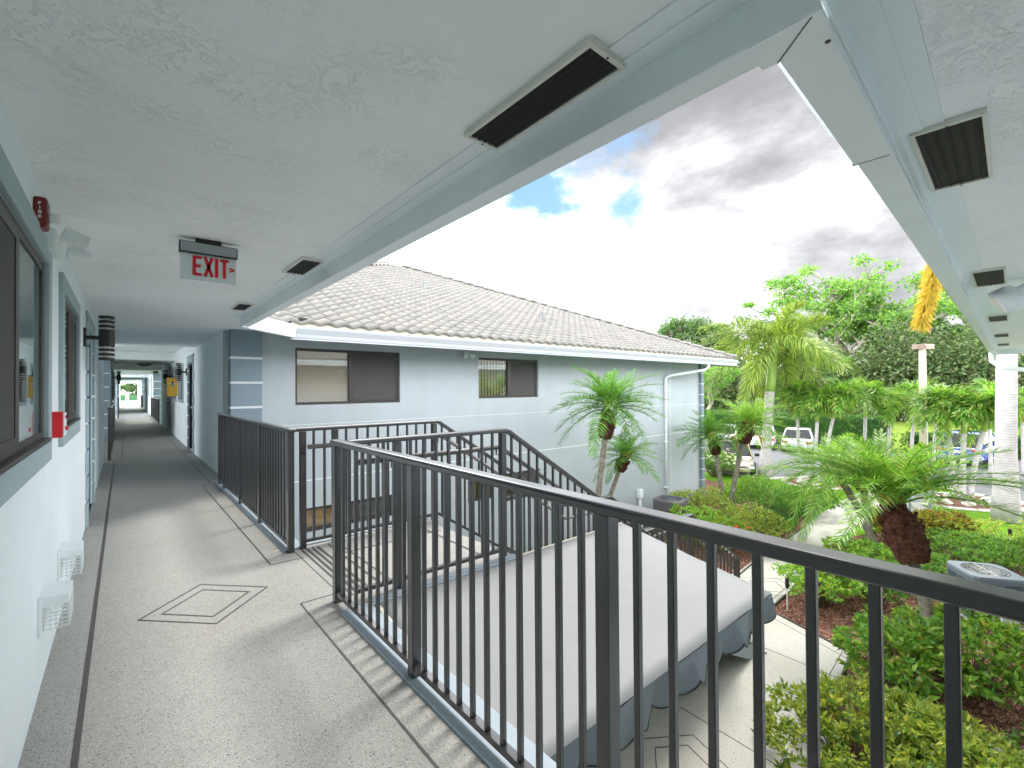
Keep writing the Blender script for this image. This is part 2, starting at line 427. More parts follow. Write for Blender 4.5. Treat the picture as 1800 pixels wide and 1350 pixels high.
M['screen'] = speckmat('grey_insect_screen', (0.10, 0.105, 0.105), 0.12, 14, 0.75, 0.3, 400, 0.001)
M['curtain'] = speckmat('beige_curtain', (0.62, 0.50, 0.38), 0.06, 3, 0.9)
M['curtain2'] = speckmat('tan_blind', (0.42, 0.31, 0.20), 0.06, 3, 0.85)
M['brick'] = speckmat('ochre_blind', (0.72, 0.42, 0.09), 0.06, 3, 0.85)
M['interior'] = plain('dim_room', (0.06, 0.06, 0.06), 0.9)  # dark colour stands in for the dimness of the unlit rooms
M['doorblue'] = speckmat('blue_door_paint', (0.13, 0.19, 0.27), 0.06, 3, 0.5)
M['doordark'] = speckmat('black_door_paint', (0.02, 0.028, 0.032), 0.1, 3, 0.35)
M['awning'] = speckmat('pale_grey_awning_cloth', (0.245, 0.25, 0.257), 0.11, 0.9, 0.6, 0.15, 300, 0.001)
M['valance'] = speckmat('slate_awning_cloth', (0.19, 0.22, 0.24), 0.14, 2.5, 0.7, 0.15, 300, 0.001)
def tilemat():
    m, t, b = newmat('pale_concrete_tile'); p = pos(t)
    v = tn(t, 'ShaderNodeTexVoronoi'); v.inputs['Scale'].default_value = 3.2; t.links.new(p, v.inputs['Vector'])
    sep = tn(t, 'ShaderNodeSeparateColor'); t.links.new(v.outputs['Color'], sep.inputs[0])
    c = ramp(t, sep.outputs[0], [(0.0, (0.185, 0.182, 0.172, 1)), (0.5, (0.215, 0.212, 0.198, 1)), (0.8, (0.235, 0.225, 0.205, 1)), (1.0, (0.235, 0.218, 0.20, 1))])
    c = mixc(t, ramp(t, noise(t, p, 5, 6, 0.7), [(0.45, 0.0), (0.8, 0.4)]), c, (0.17, 0.165, 0.155, 1))
    t.links.new(c, b.inputs['Base Color']); b.inputs['Roughness'].default_value = 0.8; b.inputs['Specular IOR Level'].default_value = 0.25
    bump(t, b, noise(t, p, 70, 4, 0.6), 0.3, 0.004)
    return m
M['tile'] = tilemat()
def grassmat(name, a, b_, sc_=2.0):
    m, t, b = newmat(name); p = pos(t)
    c = mixc(t, noise(t, p, sc_, 6, 0.65), (*a, 1), (*b_, 1))
    c = mixc(t, ramp(t, noise(t, p, 60, 3, 0.7), [(0.4, 0.0), (0.7, 0.6)]), c, (a[0]*0.5, a[1]*0.55, a[2]*0.5, 1))
    t.links.new(c, b.inputs['Base Color']); b.inputs['Roughness'].default_value = 0.9; b.inputs['Specular IOR Level'].default_value = 0.1
    bump(t, b, noise(t, p, 90, 4, 0.7), 0.9, 0.03)
    return m
M['grass'] = grassmat('lawn', (0.10, 0.27, 0.012), (0.20, 0.42, 0.02))
M['field'] = grassmat('dry_lawn', (0.12, 0.20, 0.025), (0.22, 0.29, 0.045), 0.4)
def mulchmat():
    m, t, b = newmat('red_bark_mulch'); p = pos(t)
    mpn = tn(t, 'ShaderNodeMapping'); mpn.inputs['Scale'].default_value = (1, 2.4, 1); t.links.new(p, mpn.inputs['Vector'])
    v = tn(t, 'ShaderNodeTexVoronoi'); v.inputs['Scale'].default_value = 22; t.links.new(mpn.outputs[0], v.inputs['Vector'])
    sep = tn(t, 'ShaderNodeSeparateColor'); t.links.new(v.outputs['Color'], sep.inputs[0])
    c = ramp(t, sep.outputs[0], [(0.0, (0.06, 0.028, 0.02, 1)), (0.4, (0.17, 0.06, 0.04, 1)), (0.75, (0.27, 0.11, 0.07, 1)), (1.0, (0.42, 0.27, 0.19, 1))])
    t.links.new(c, b.inputs['Base Color']); b.inputs['Roughness'].default_value = 0.9
    bump(t, b, v.outputs['Distance'], 1.0, 0.03)
    return m
M['mulch'] = mulchmat()
def asphaltmat():
    m, t, b = newmat('asphalt'); p = pos(t)
    c = mixc(t, noise(t, p, 0.35, 5, 0.6), (0.075, 0.08, 0.09, 1), (0.14, 0.145, 0.155, 1))
    c = mixc(t, ramp(t, noise(t, p, 60, 3, 0.7), [(0.5, 0.0), (0.7, 0.5)]), c, (0.24, 0.24, 0.24, 1))
    t.links.new(c, b.inputs['Base Color']); b.inputs['Roughness'].default_value = 0.85
    bump(t, b, noise(t, p, 120, 3, 0.7), 0.4, 0.005)
    return m
M['asphalt'] = asphaltmat()
M['roadpaint'] = speckmat('white_road_paint', (0.72, 0.72, 0.72), 0.08, 6, 0.7)
M['kerb'] = speckmat('pale_kerb', (0.60, 0.58, 0.52), 0.1, 3, 0.8)
M['edging'] = plain('black_bed_edging', (0.03, 0.03, 0.028), 0.6)
M['rock'] = speckmat('white_rock', (0.55, 0.52, 0.46), 0.2, 6, 0.85, 0.6, 20, 0.02)
# ================================================================== ARCHITECTURE
def tb(mb, T, a0, a1, d0, d1, z0, z1):
    p, q = T(a0, d0, z0), T(a1, d1, z1)
    return mb.box(p[0], q[0], p[1], q[1], p[2], q[2])
T_left = lambda a, d, z: (XL + d, a, z)            # wall left of the walkway
T_right = lambda a, d, z: (XR - d, a, z)           # corridor wall on the right
T_face = lambda a, d, z: (a, YF - d, z)            # building across the court
def wall_cells(mb, T, a0, a1, z0, z1, holes, thick=0.2):
    As = sorted(set([a0, a1] + [x for h in holes for x in h[:2]]))
    Zs = sorted(set([z0, z1] + [x for h in holes for x in h[2:4]]))
    for i in range(len(As)-1):
        run = None
        for j in range(len(Zs)-1):
            ac, zc = (As[i]+As[i+1])/2, (Zs[j]+Zs[j+1])/2
            solid = not any(h[0] < ac < h[1] and h[2] < zc < h[3] for h in holes)
            if solid:
                if run is None: run = Zs[j]
                end = Zs[j+1]
            if (not solid or j == len(Zs)-2) and run is not None:
                tb(mb, T, As[i], As[i+1], -thick, 0, run, end); run = None
def window(parent, T, a0, a1, z0, z1, split=0.5, surround=0.0, left='pane', right='screen', curtain='curtain', slats=0, rev=0.075, pull=False, sd=-1):
    """sliding window: dark frame, a fixed light and a sliding sash behind a screen; sits rev metres inside the wall face"""
    fw = 0.045; am = a0 + (a1-a0)*split; d0 = -rev-0.05; d1 = -rev
    f = MB()
    tb(f, T, a0, a1, d0, d1, z0, z0+fw); tb(f, T, a0, a1, d0, d1, z1-fw, z1)
    tb(f, T, a0, a0+fw, d0, d1, z0+fw, z1-fw); tb(f, T, a1-fw, a1, d0, d1, z0+fw, z1-fw)
    tb(f, T, am-0.03, am+0.03, d0, d1+(0.006 if rev > 0.01 else 0.002), z0+fw, z1-fw)
    tb(f, T, a0, a1, d1, d1+(0.045 if rev > 0.03 else 0.03), z0-0.002, z0+0.016)
    wn = f.build('window', M['bronze'], parent, bevel=0.003)
    s = MB(); b0, b1 = (am+0.03, a1-fw) if sd > 0 else (a0+fw, am-0.03)
    sw = 0.03; e0 = d0+0.012; e1 = d1+0.004
    tb(s, T, b0, b1, e0, e1, z0+fw, z0+fw+sw); tb(s, T, b0, b1, e0, e1, z1-fw-sw, z1-fw)
    tb(s, T, b0, b0+sw, e0, e1, z0+fw+sw, z1-fw-sw); tb(s, T, b1-sw, b1, e0, e1, z0+fw+sw, z1-fw-sw)
    if pull: tb(s, T, b0-0.012, b0+0.004, e1, e1+0.02, (z0+z1)/2-0.06, (z0+z1)/2+0.06)
    s.build('sash', M['bronze'], wn)
    gd = d0+0.014 if rev > 0.01 else d1-0.010
    g = MB(); tb(g, T, a0+fw, a1-fw, gd, gd+0.004, z0+fw, z1-fw); g.build('pane', M['glass'], wn)
    sc_ = MB(); tb(sc_, T, b0+sw, b1-sw, e1-0.006, e1-0.004, z0+fw+sw, z1-fw-sw)
    sc_.build('screen', M['screenmesh'], wn)
    c = MB()
    if slats:
        n = slats; wdt = (a1-a0-2*fw)/n
        for i in range(n):
            a = a0+fw+i*wdt
            if i == 0 or random.random() < 0.97:
                tb(c, T, a+0.006, a+wdt*0.74, -rev-0.13, -rev-0.122, z0+fw, z1-fw)
    else:
        tb(c, T, a0+0.005, a1-0.005, -rev-0.10, -rev-0.092, z0+fw, z1-fw)
    c.build('curtain' if not slats else 'blind', M[curtain], wn)
    if surround:
        q = MB(); su = surround
        tb(q, T, a0-su, a1+su, 0, 0.022, z0-su, z0); tb(q, T, a0-su, a1+su, 0, 0.022, z1, z1+su)
        tb(q, T, a0-su, a0, 0, 0.022, z0, z1); tb(q, T, a1, a1+su, 0, 0.022, z0, z1)
        q.build('surround', M['surround'], wn, bevel=0.004)
    return wn
def quoin(mb, T, a0, a1, z0, z1, h=0.36, gap=0.035, d=0.02, alt=0.0, side=1):
    z = z0; k = 0
    while z < z1 - 0.02:
        top = min(z+h-gap, z1); x0, x1 = a0, a1
        if alt and k % 2:
            if side > 0: x1 -= alt
            else: x0 += alt
        tb(mb, T, x0, x1, 0, d, z, top); z += h; k += 1
def door(parent, T, a0, a1, z1=2.05, mat='doorblue', rev=0.1, knob=True, kside=1):
    f = MB(); tb(f, T, a0, a0+0.05, -rev-0.05, -0.012, 0, z1); tb(f, T, a1-0.05, a1, -rev-0.05, -0.012, 0, z1); tb(f, T, a0+0.05, a1-0.05, -rev-0.05, -0.012, z1-0.05, z1)
    d = f.build('door', M[mat], parent, bevel=0.003)
    l = MB(); tb(l, T, a0+0.05, a1-0.05, -rev-0.045, -rev, 0.012, z1-0.05)
    for (u0, u1, w0, w1) in ((0.14, 0.46, 0.2, 0.85), (0.54, 0.86, 0.2, 0.85), (0.14, 0.46, 1.0, 1.8), (0.54, 0.86, 1.0, 1.8)):
        aa0 = a0+0.05+(a1-a0-0.1)*u0; aa1 = a0+0.05+(a1-a0-0.1)*u1
        tb(l, T, aa0, aa1, -rev, -rev+0.008, w0, w1)
    l.build('door_leaf', M[mat], d, bevel=0.003)
    if knob:
        ka = a0+0.12 if kside < 0 else a1-0.12
        k = MB(); p = T(ka, -rev+0.05, 1.0); q = T(ka, -rev, 1.0)
        k.tube([q, p], 0.012, 8); k.tube([T(ka, -rev+0.035, 1.0), T(ka, -rev+0.045, 1.0), T(ka, -rev+0.06, 1.0), T(ka, -rev+0.07, 1.0)], [0.02, 0.03, 0.03, 0.018], 10)
        k.build('handle', M['alu'], d, smooth=True)
    q = MB()
    quoin(q, T, a0-0.2, a0, 0, z1+0.18, 0.27, 0.03, 0.022, 0.05, -1); quoin(q, T, a1, a1+0.2, 0, z1+0.18, 0.27, 0.03, 0.022, 0.05, 1)
    tb(q, T, a0, a1, 0, 0.022, z1, z1+0.18)
    q.build('door_surround', M['surround'], d, bevel=0.004)
    return d
def screenmesh():
    m, t, b = newmat('woven_insect_screen')
    b.inputs['Base Color'].default_value = (0.085, 0.085, 0.085, 1); b.inputs['Roughness'].default_value = 0.8
    tr = tn(t, 'ShaderNodeBsdfTransparent'); ms = tn(t, 'ShaderNodeMixShader'); ms.inputs[0].default_value = 0.74
    t.links.new(tr.outputs[0], ms.inputs[1]); t.links.new(b.outputs[0], ms.inputs[2])
    t.links.new(ms.outputs[0], t.nodes['Material Output'].inputs['Surface'])
    return m
M['screenmesh'] = screenmesh()
def tiles(name, parent, E0, U, W, Nn, clipL, clipR, S, period=0.27, expo=0.27, A=0.05, lift=0.03, sub=8, mat=None):
    """S-shaped roof tiles laid in overlapping courses; clipL/clipR give the edge positions along U at slope distance s"""
    E0, U, W, Nn = (np.array(x, float) for x in (E0, U, W, Nn))
    V = []; F = []
    n = int(S/expo)
    for k in range(n):
        s0, s1 = k*expo, min((k+1)*expo, S)
        l0, r0, l1, r1 = clipL(s0), clipR(s0), clipL(s1), clipR(s1)
        if r0 - l0 < 0.05: continue
        a = np.arange(math.floor(min(l0, l1)/period*sub), math.ceil(max(r0, r1)/period*sub)+1) * period/sub
        ph = a/period*2*math.pi
        hh = A*(0.5+0.5*np.sin(ph))**0.8
        rnd = RNG.normal(0, 0.0025, int(len(a)/sub)+2); hh = hh + rnd[(np.arange(len(a))//sub)]
        a0 = np.clip(a, l0, r0); a1 = np.clip(a, l1, r1) if r1 > l1 else np.full_like(a, (l1+r1)/2)
        b = len(V)*0 + sum(len(x) for x in V)
        rows = [(a0, s0-0.012, hh-0.015), (a0, s0-0.012, hh+lift), (a1, s1+0.01, hh+0.002)]
        m = len(a)
        for aa, s, h in rows:
            V.append(E0[None]+aa[:, None]*U[None]+s*W[None]+h[:, None]*Nn[None])
        i = np.arange(m-1)
        for r_ in range(2):
            F.append(np.stack([b+r_*m+i, b+r_*m+i+1, b+(r_+1)*m+i+1, b+(r_+1)*m+i], 1))
    return fast_mesh(name, np.concatenate(V)-np.array(wloc(parent))[None], np.concatenate(F), mat or M['tile'], parent, smooth=False)
def hipcaps(name, parent, a, b, rad=0.11, ln=0.42):
    a, b = Vector(a), Vector(b); d = (b-a); L = d.length; d.normalize(); n = int(L/ln)
    mb = MB(); side = d.cross(Vector((0,0,1))).normalized(); up = side.cross(d).normalized()
    for k in range(n):
        p0 = a+d*(k*ln-0.03); p1 = a+d*((k+1)*ln)
        vs = []
        for p, r_, l_ in ((p0, rad*1.12, 0.03), (p1, rad*0.9, 0.0)):
            for j in range(7):
                an = math.pi*j/6
                vs.append(p+side*math.cos(an)*r_+up*(math.sin(an)*r_*0.75+l_+0.02))
        mb.add(vs, [(j, j+1, 8+j, 7+j) for j in range(6)]+[tuple(range(6, -1, -1))])
    return mb.build(name, M['tile'], parent)
def gutter_run(mb, a, b, out, zb=2.225, zt=2.40, wd=0.10, fl=1.25):
    """K-style gutter; a, b on the fascia line, `out` the outward unit vector"""
    a, b = Vector((*a, 0)), Vector((*b, 0)); o = Vector((*out, 0))
    prof = [(0, zt), (0, zb), (wd*0.85, zb), (wd*0.95, zb+0.03), (wd*0.95, zb+0.075), (wd*fl, zt-0.035), (wd*fl, zt), (wd*1.12, zt), (wd*1.12, zt-0.03), (wd*0.85, zb+0.08), (wd*0.82, zb+0.012), (0.01, zb+0.012), (0.01, zt)]
    vs = []
    for p in (a, b):
        for d_, z in prof: vs.append((p.x+o.x*d_, p.y+o.y*d_, z))
    n = len(prof)
    fs = [(i, (i+1) % n, n+(i+1) % n, n+i) for i in range(n)] + [tuple(range(n-1, -1, -1)), tuple(range(n, 2*n))]
    mb.add(vs, fs)
    return mb
TH = R(2.2); O2 = Vector((1.15, 0.315))
def W2(s, t):                                     # right-hand wing runs off at a slight angle
    return (O2.x+s*math.cos(TH)-t*math.sin(TH), O2.y+s*math.sin(TH)+t*math.cos(TH))
# ------------------------------------------------------------------ the wing the walkway belongs to
A = thing('office_wing', 'pale blue stucco office wing overhead and along the left of the walkway, with textured soffit', 'building', (-2, 2, G))
WIN = [(1.75, 3.19, 1.16, 2.03), (3.98, 5.20, 1.17, 2.02)]
wl = MB(); wall_cells(wl, T_left, -9, 12.1, G, 2.55, [*[(a, b, c, d) for a, b, c, d in WIN], (6.6, 7.75, 0, 2.05)], 0.22)
wl.box(-7, XL-0.22, 11.9, 12.1, G, 2.6); wl.box(1.15, 17.3, -1.45, -1.25, G, 2.4); wl.box(1.15, 1.35, -9, -1.45, G, 2.4); wl.box(-7, XL-0.22, -9, -8.8, G, 2.6)  # unseen wing wall set close to bounce light; south end open for light
wl.build('wall', M['wallbright'], A)
for (a0, a1, z0, z1), sd_ in zip(WIN, (-1, 1)):
    window(A, T_left, a0, a1, z0, z1, 0.5, 0.105, curtain='curtain', rev=0.0, sd=sd_)
door(A, T_left, 6.6, 7.75, mat='doorblue', kside=1)
rm = MB(); rm.box(-3.2, -3.0, -2.9, 11.8, -0.2, 2.5); rm.build('dark_room_backing', M['interior'], A)
cl = MB()
pr = W2(16.3, 0)
cl.prism([(-0.55, -9), (1.3, -9), (1.3, -1.4), (17.4, -1.4), (pr[0], pr[1]), (O2.x, O2.y), (1.15, 6.72), (1.93, 7.5), (1.93, YF), (-0.55, YF)], ZC, ZC+0.05)
cl.box(-0.55, XR, YF, 12.1, ZC, ZC+0.05)
cl.build('soffit', M['ceil'], A)
st = MB(); st.box(-0.9, XR, 12.1, 17.3, 2.55, 2.6); st.box(-0.55, XR, 12.08, 12.12, ZC+0.05, 2.6); st.build('soffit', M['ceil'], A)
# trim strip, fascia and gutters
tr = MB()
tr.box(1.085, 1.15, O2.y-0.05, 6.70, ZC-0.010, ZC-0.0005)
tr.box(1.02, 1.085, O2.y-0.1, 6.68, ZC-0.005, ZC-0.0005)
q = [W2(-0.06, -0.065), W2(16.3, -0.065), W2(16.3, 0), W2(0.0, 0)]
tr.prism(q, ZC-0.012, ZC-0.0005)
tr.prism([W2(0.0, -0.12), W2(16.3, -0.12), W2(16.3, -0.065), W2(0.0, -0.065)], ZC-0.006, ZC-0.0005)
tr.build('trim_strip', M['fascia'], A)
fa = MB()
fa.box(1.15, 1.158, O2.y, 6.74, 2.222, 2.46)
fa.prism([W2(0, 0), W2(16.3, 0), W2(16.3, 0.008), W2(0, 0.008)], 2.262, 2.46)
fa.prism([W2(16.3, -3.2), W2(16.33, -3.2), W2(16.33, 0.1), W2(16.3, 0.1)], 2.2, 2.46)
fa.build('fascia', M['fascia'], A, bevel=0.002)
gu = MB(); o = (1, 0)
gutter_run(gu, (1.158, O2.y+0.10), (1.158, 6.74), o, 2.222, 2.385, 0.098)
gu.build('gutter', M['gutter'], A)
gu = MB()
n2 = (-math.sin(TH), math.cos(TH))
gutter_run(gu, W2(0.10, 0.008), W2(0.95, 0.008), n2, 2.228, 2.40, 0.13, 1.42)
gu.build('gutter', M['gutter'], A)
gu = MB(); gutter_run(gu, W2(0.93, 0.008), W2(16.3, 0.008), n2, 2.240, 2.39, 0.125)
gu.build('gutter', M['fascia'], A)
gu = MB(); gu.prism([(1.153, O2.y-0.0), (1.262, O2.y-0.0+0.006), (1.262, O2.y+0.16), (1.153, O2.y+0.16)], 2.219, 2.232)
gu.build('gutter_corner', M['gutter'], A)
mt = MB(); mt.bar((1.162, O2.y+0.02, 2.2183), (1.262, O2.y+0.125, 2.2183), 0.003, 0.0012); mt.build('mitre_joint', M['bronze'], A)
sj = MB(); p_, q_ = W2(0.945, 0.012), W2(0.945, 0.125); sj.bar((p_[0], p_[1], 2.2335), (q_[0], q_[1], 2.2335), 0.014, 0.012); sj.build('gutter_joint_shadow', M['quoin'], A, bevel=0.003)  # dark bar over the gutter seam; the shadow there is put into its colour
sm_ = MB(); sm_.lathe([(0.0, 2.2165), (0.0065, 2.2175), (0.0065, 2.2195)], (1.275, 0.335, 0), 8); sm_.build('screw', M['bronze'], A)
# chamfered gutter where the two roofs meet
gu = MB(); v = Vector((0.78, 0.78, 0)).normalized(); gutter_run(gu, (1.158, 6.74), (1.93, 7.5), (v.y, -v.x), 2.20, 2.385, 0.095); gu.build('gutter', M['gutter'], A)
# downspout at the far corner of the right-hand wing
e0 = W2(15.9, 0.07); dn = MB()
dn.tube([(e0[0], e0[1], 2.24), (e0[0], e0[1], 2.02), (e0[0]+0.05, e0[1]-0.15, 1.86), (e0[0]+0.25, e0[1]-1.0, 1.68), (e0[0]+0.4, e0[1]-1.55, 1.5), (e0[0]+0.4, e0[1]-1.6, G)], 0.055, 8)
dn.build('downspout', M['gutter'], A, smooth=True)
# tiled roof slopes of the wing
al = math.atan(0.42); ca, sa = math.cos(al), math.sin(al)
tiles('roof', A, (1.20, 0.3, 2.44), (0, 1, 0), (-ca, 0, sa), (sa, 0, ca), lambda s: -s*ca, lambda s: 8.3, 5.2, sub=6)
tiles('roof', A, (W2(0, 0.05)[0], W2(0, 0.05)[1], 2.44), (math.cos(TH), math.sin(TH), 0), (ca*math.sin(TH), -ca*math.cos(TH), sa), (sa*math.sin(TH)*-1, sa*math.cos(TH), ca), lambda s: -s*ca, lambda s: 16.3-s*ca*0.9, 4.2, sub=6)
rf = MB(); rf.add([(1.2, -9, 2.43), (1.2, 8.6, 2.43), (-3.6, 8.6, 4.4), (-3.6, -9, 4.4)], [(0, 1, 2, 3)]); rf.add([(-3.6, -9, 4.4), (-3.6, 8.6, 4.4), (-8, 8.6, 2.43), (-8, -9, 2.43)], [(0, 1, 2, 3)]); rf.add([(1.2, -9, 2.43), (17.4, -9, 2.43), (17.4, -4.4, 4.5), (1.2, -4.4, 4.5)], [(0, 1, 2, 3)])
rf.box(-7.5, XR, 8.6, 17.3, 2.62, 2.7)
rf.build('roof_deck', M['tile'], A)
# ------------------------------------------------------------------ walkway, landing, inlays
wk = MB()
wk.box(-0.52, 1.215, -9, 12.1, -0.22, 0); wk.box(1.215, 2.48, 2.90, 4.42, -0.22, -0.004)
wk.box(1.215, 17.3, -1.3, -0.3, -0.22, -0.002)
for y0, y1 in ((12.1, 71.5),): wk.box(-0.52, 1.215, y0, y1, -0.22, -0.001)
walk = struct(wk.build('walkway', M['terrazzo']))
ed = MB()
ed.box(1.215, 1.235, -0.3, 2.88, -0.225, 0.001); ed.box(1.03, 1.215, -0.3, 2.90, 0.0, 0.012)
ed.box(1.215, 2.50, 2.88, 2.90, -0.225, 0.001); ed.box(1.235, 2.50, 2.90, 2.955, -0.004, 0.010)
ed.box(1.215, 1.235, 4.42, YF, -0.225, 0.001); ed.box(1.05, 1.215, 4.30, YF, 0.0, 0.012); ed.box(1.235, 2.50, 4.36, 4.44, -0.225, 0.008)
ed.build('edge_band', M['slabedge'], walk, bevel=0.004)
inl = MB(); zi = 0.0015
def strip(p, q_, wd=0.012, z=zi): inl.bar((p[0], p[1], z/2), (q_[0], q_[1], z/2), wd, z)
strip((-0.14, -9), (-0.14, 12.0), 0.022)
strip((0.885, -0.3), (0.885, 3.2)); strip((0.885, 3.2), (1.11, 3.2)); strip((0.9, 4.06), (0.885, 8.1)); strip((0.9, 4.06), (1.15, 4.06)); strip((1.0, 8.15), (1.03, 30)); strip((-0.28, 12.25), (1.2, 12.25)); strip((-0.02, 12.4), (-0.02, 60)); strip((1.06, 8.15), (1.2, 8.15)); strip((0.885, 8.1), (1.03, 8.15))
for (px, py, k) in ((0.425, 3.625, 0.0),):
    for w1, h1 in ((0.355, 0.365), (0.24, 0.25)):
        P = [(px-w1, py), (px, py+h1), (px+w1, py), (px, py-h1)]
        for i in range(4): strip(P[i], P[(i+1) % 4])
strip((1.13, 3.13), (1.13, 4.26), 0.008)
for k in range(4): strip((1.19+k*0.045, 3.1), (1.19+k*0.045, 4.26), 0.017, 0.003)
strip((1.42, 3.1), (1.42, 4.26)); strip((1.42, 3.95), (2.4, 3.95)); strip((2.3, 3.1), (2.3, 4.26)); strip((1.5, 3.1), (1.5, 4.2), 0.008)
inl.build('inlay_strips', M['inlay'], walk)
# ------------------------------------------------------------------ building across the court
B = thing('court_building', 'pale blue two storey building across the court under a grey tiled hip roof', 'building', (9, 12, G))
FW = [(2.22, 4.15, 1.14, 2.12), (6.06, 7.90, 1.18, 2.10)]
LW = [(2.30, 3.98, -1.05, -0.64), (5.75, 6.45, -1.10, -0.62), (6.75, 7.95, -1.25, -0.60)]
bw = MB()
wall_cells(bw, T_face, XR, 16.0, G, 2.36, FW+LW, 0.2)
bw.box(15.8, 16.0, YF+0.2, 22, G, 2.36); bw.box(XR, 16, 21.8, 22, G, 2.36)
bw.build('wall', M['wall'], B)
cw = MB(); wall_cells(cw, T_right, YF+0.2, 24.0, G, 2.55, [(12.55, 13.5, 0, 2.05), (14.85, 16.0, 1.17, 2.02), (16.9, 18.1, 1.17, 2.02), (19.1, 20.0, 0, 2.05)], 0.2)
cw.box(XR, XR+0.2, YF+0.2, YF+0.21, G, 2.3)
cw.build('wall', M['wallbright'], B)  # same stucco as the court face, made paler to brighten the dim corridor
grv = MB()
grv.box(XR, 16.0, YF-0.0025, YF+0.001, -0.165, -0.150); grv.box(1.7, 16.0, YF-0.002, YF+0.001, 0.80, 0.806)
grv.box(14.0, 14.01, YF-0.002, YF+0.001, G, 2.3)
grv.build('wall_joint', M['fascia'], B)
window(B, T_face, *FW[0], 0.5, 0, curtain='curtain', rev=0.06, sd=1, pull=False)
window(B, T_face, *FW[1], 0.5, 0, curtain='curtain', slats=20, rev=0.06, sd=1)
window(B, T_face, *LW[0], 0.5, 0, curtain='brick', rev=0.06, sd=1)
window(B, T_face, *LW[1], 0.5, 0, curtain='brick', rev=0.06, sd=1)
window(B, T_face, *LW[2], 0.5, 0, curtain='curtain', rev=0.06, sd=1)
rb_ = MB(); rb_.box(XR+0.25, 15.75, YF+0.55, YF+0.6, G, 2.36); rb_.box(XR+0.25, 15.75, YF+0.21, YF+0.55, -0.3, -0.25); rb_.build('dark_room_backing', M['interior'], B)  # dark sheet close behind the windows, standing in for the unlit rooms
pl = MB(); pl.box(2.76, 2.775, YF-0.0, YF+0.0, 0, 0)
window(B, T_right, 14.85, 16.0, 1.17, 2.02, 0.5, 0.1, rev=0.05, sd=1); window(B, T_right, 16.9, 18.1, 1.17, 2.02, 0.5, 0.1, rev=0.05, sd=1)
door(B, T_right, 12.55, 13.5, mat='doordark', kside=1); door(B, T_right, 19.1, 20.0, mat='doorblue', kside=1)
lat = MB(); lat.box(3.175, 3.187, YF-0.085, YF-0.04, 1.55, 1.64); 
def pilaster(parent, x0, x1, y0, y1, z0, z1, nb=0.385):
    p = MB(); p.box(x0, x1, y0, y1, z0, z1); o = p.build('pilaster', M['quoin'], parent)
    z = z0 + 0.30
    while z < z1-0.1:
        s = MB(); s.box(x0-0.006, x1+0.006, y0-0.006, y1, z, z+0.035); z += nb
        s.build('band', M['trimwhite'], o)
    return o
pilaster(B, 1.25, 1.68, 8.13, YF-0.001, G, ZC-0.002)
pilaster(B, 15.93, 16.12, 8.20, YF+0.35, G, ZC-0.002)
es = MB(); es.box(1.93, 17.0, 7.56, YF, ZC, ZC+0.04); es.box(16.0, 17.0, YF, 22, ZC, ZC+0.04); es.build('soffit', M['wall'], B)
ff = MB(); ff.box(1.93, 17.06, 7.548, 7.556, 2.19, 2.44); ff.box(17.0, 17.01, 7.55, 22, 2.19, 2.44); ff.build('fascia', M['trimwhite'], B)
gg = MB(); gutter_run(gg, (1.93, 7.548), (17.16, 7.548), (0, -1), 2.175, 2.372, 0.105); gg.build('gutter', M['gutterB'], B)
bs = MB(); bs.box(1.95, 17.0, 7.485, 7.50, 2.36, 2.45); bs.build('eave_closure', M['cream'], B)
bl = MB(); bl.box(1.93, 17.18, 7.425, 7.435, 2.362, 2.376); bl.box(1.93, 17.16, 7.455, 7.475, 2.170, 2.180); bl.build('gutter_lip', M['trimwhite'], B)
E0 = (0, 7.47, 2.42)
clipL = lambda s: abs((7.47+s*ca)-8.67) if (7.47+s*ca) > 8.67 else max(8.67-(7.47+s*ca), 1.2)
clipL = lambda s: abs((7.47+s*ca)-8.67)
tiles('roof', B, E0, (1, 0, 0), (0, ca, sa), (0, -sa, ca), clipL, lambda s: 24.55-(7.47+s*ca), 9.15/ca, sub=8)
deck = MB(); zr = 2.41+9.1*0.42
deck.add([(1.2, 7.5, 2.40), (17.05, 7.5, 2.40), (7.95, 16.6, zr), (7.93, 16.6, zr), (0, 8.7, 2.9), (17.05, 25.7, 2.40), (-1.2, 25.7, 2.4)],
         [(0, 1, 2, 3, 4), (1, 5, 2), (5, 6, 3, 2), (6, 4, 3)])
deck.build('roof_deck', M['tile'], B)
hipcaps('hip_cap', B, (17.0, 7.5, 2.45), (7.95, 16.6, zr+0.05)); hipcaps('hip_cap', B, (0.2, 8.85, 3.01), (7.93, 16.6, zr+0.05))
cr = MB(); cr.add([(1.0, 7.35, 2.66), (1.55, 7.62, 2.44), (2.32, 7.62, 2.47), (1.45, 8.3, 2.86)], [(0, 1, 2, 3)]); cr.add([(1.0, 7.35, 2.66), (1.2, 6.9, 2.45), (1.85, 7.5, 2.40), (1.55, 7.62, 2.44)], [(0, 1, 2, 3)]); cr.build('valley_flashing', M['cream'], B)
M['benchlike'] = plain('grey_pipe', (0.16, 0.17, 0.19), 0.6)
for px, s in ((5.3, 6.6), (9.4, 2.4), (6.8, 5.0)):
    vp = MB(); p = Vector((px, 7.47+s*ca, 2.42+s*sa)); vp.tube([p, p+Vector((0, 0, 0.28))], 0.035, 8); vp.build('vent_pipe', M['benchlike'], B)
bx = MB(); bx.box(2.07, 2.2, 7.50, 7.56, 2.455, 2.515); bx.build('gutter_drop_box', M['black'], B)
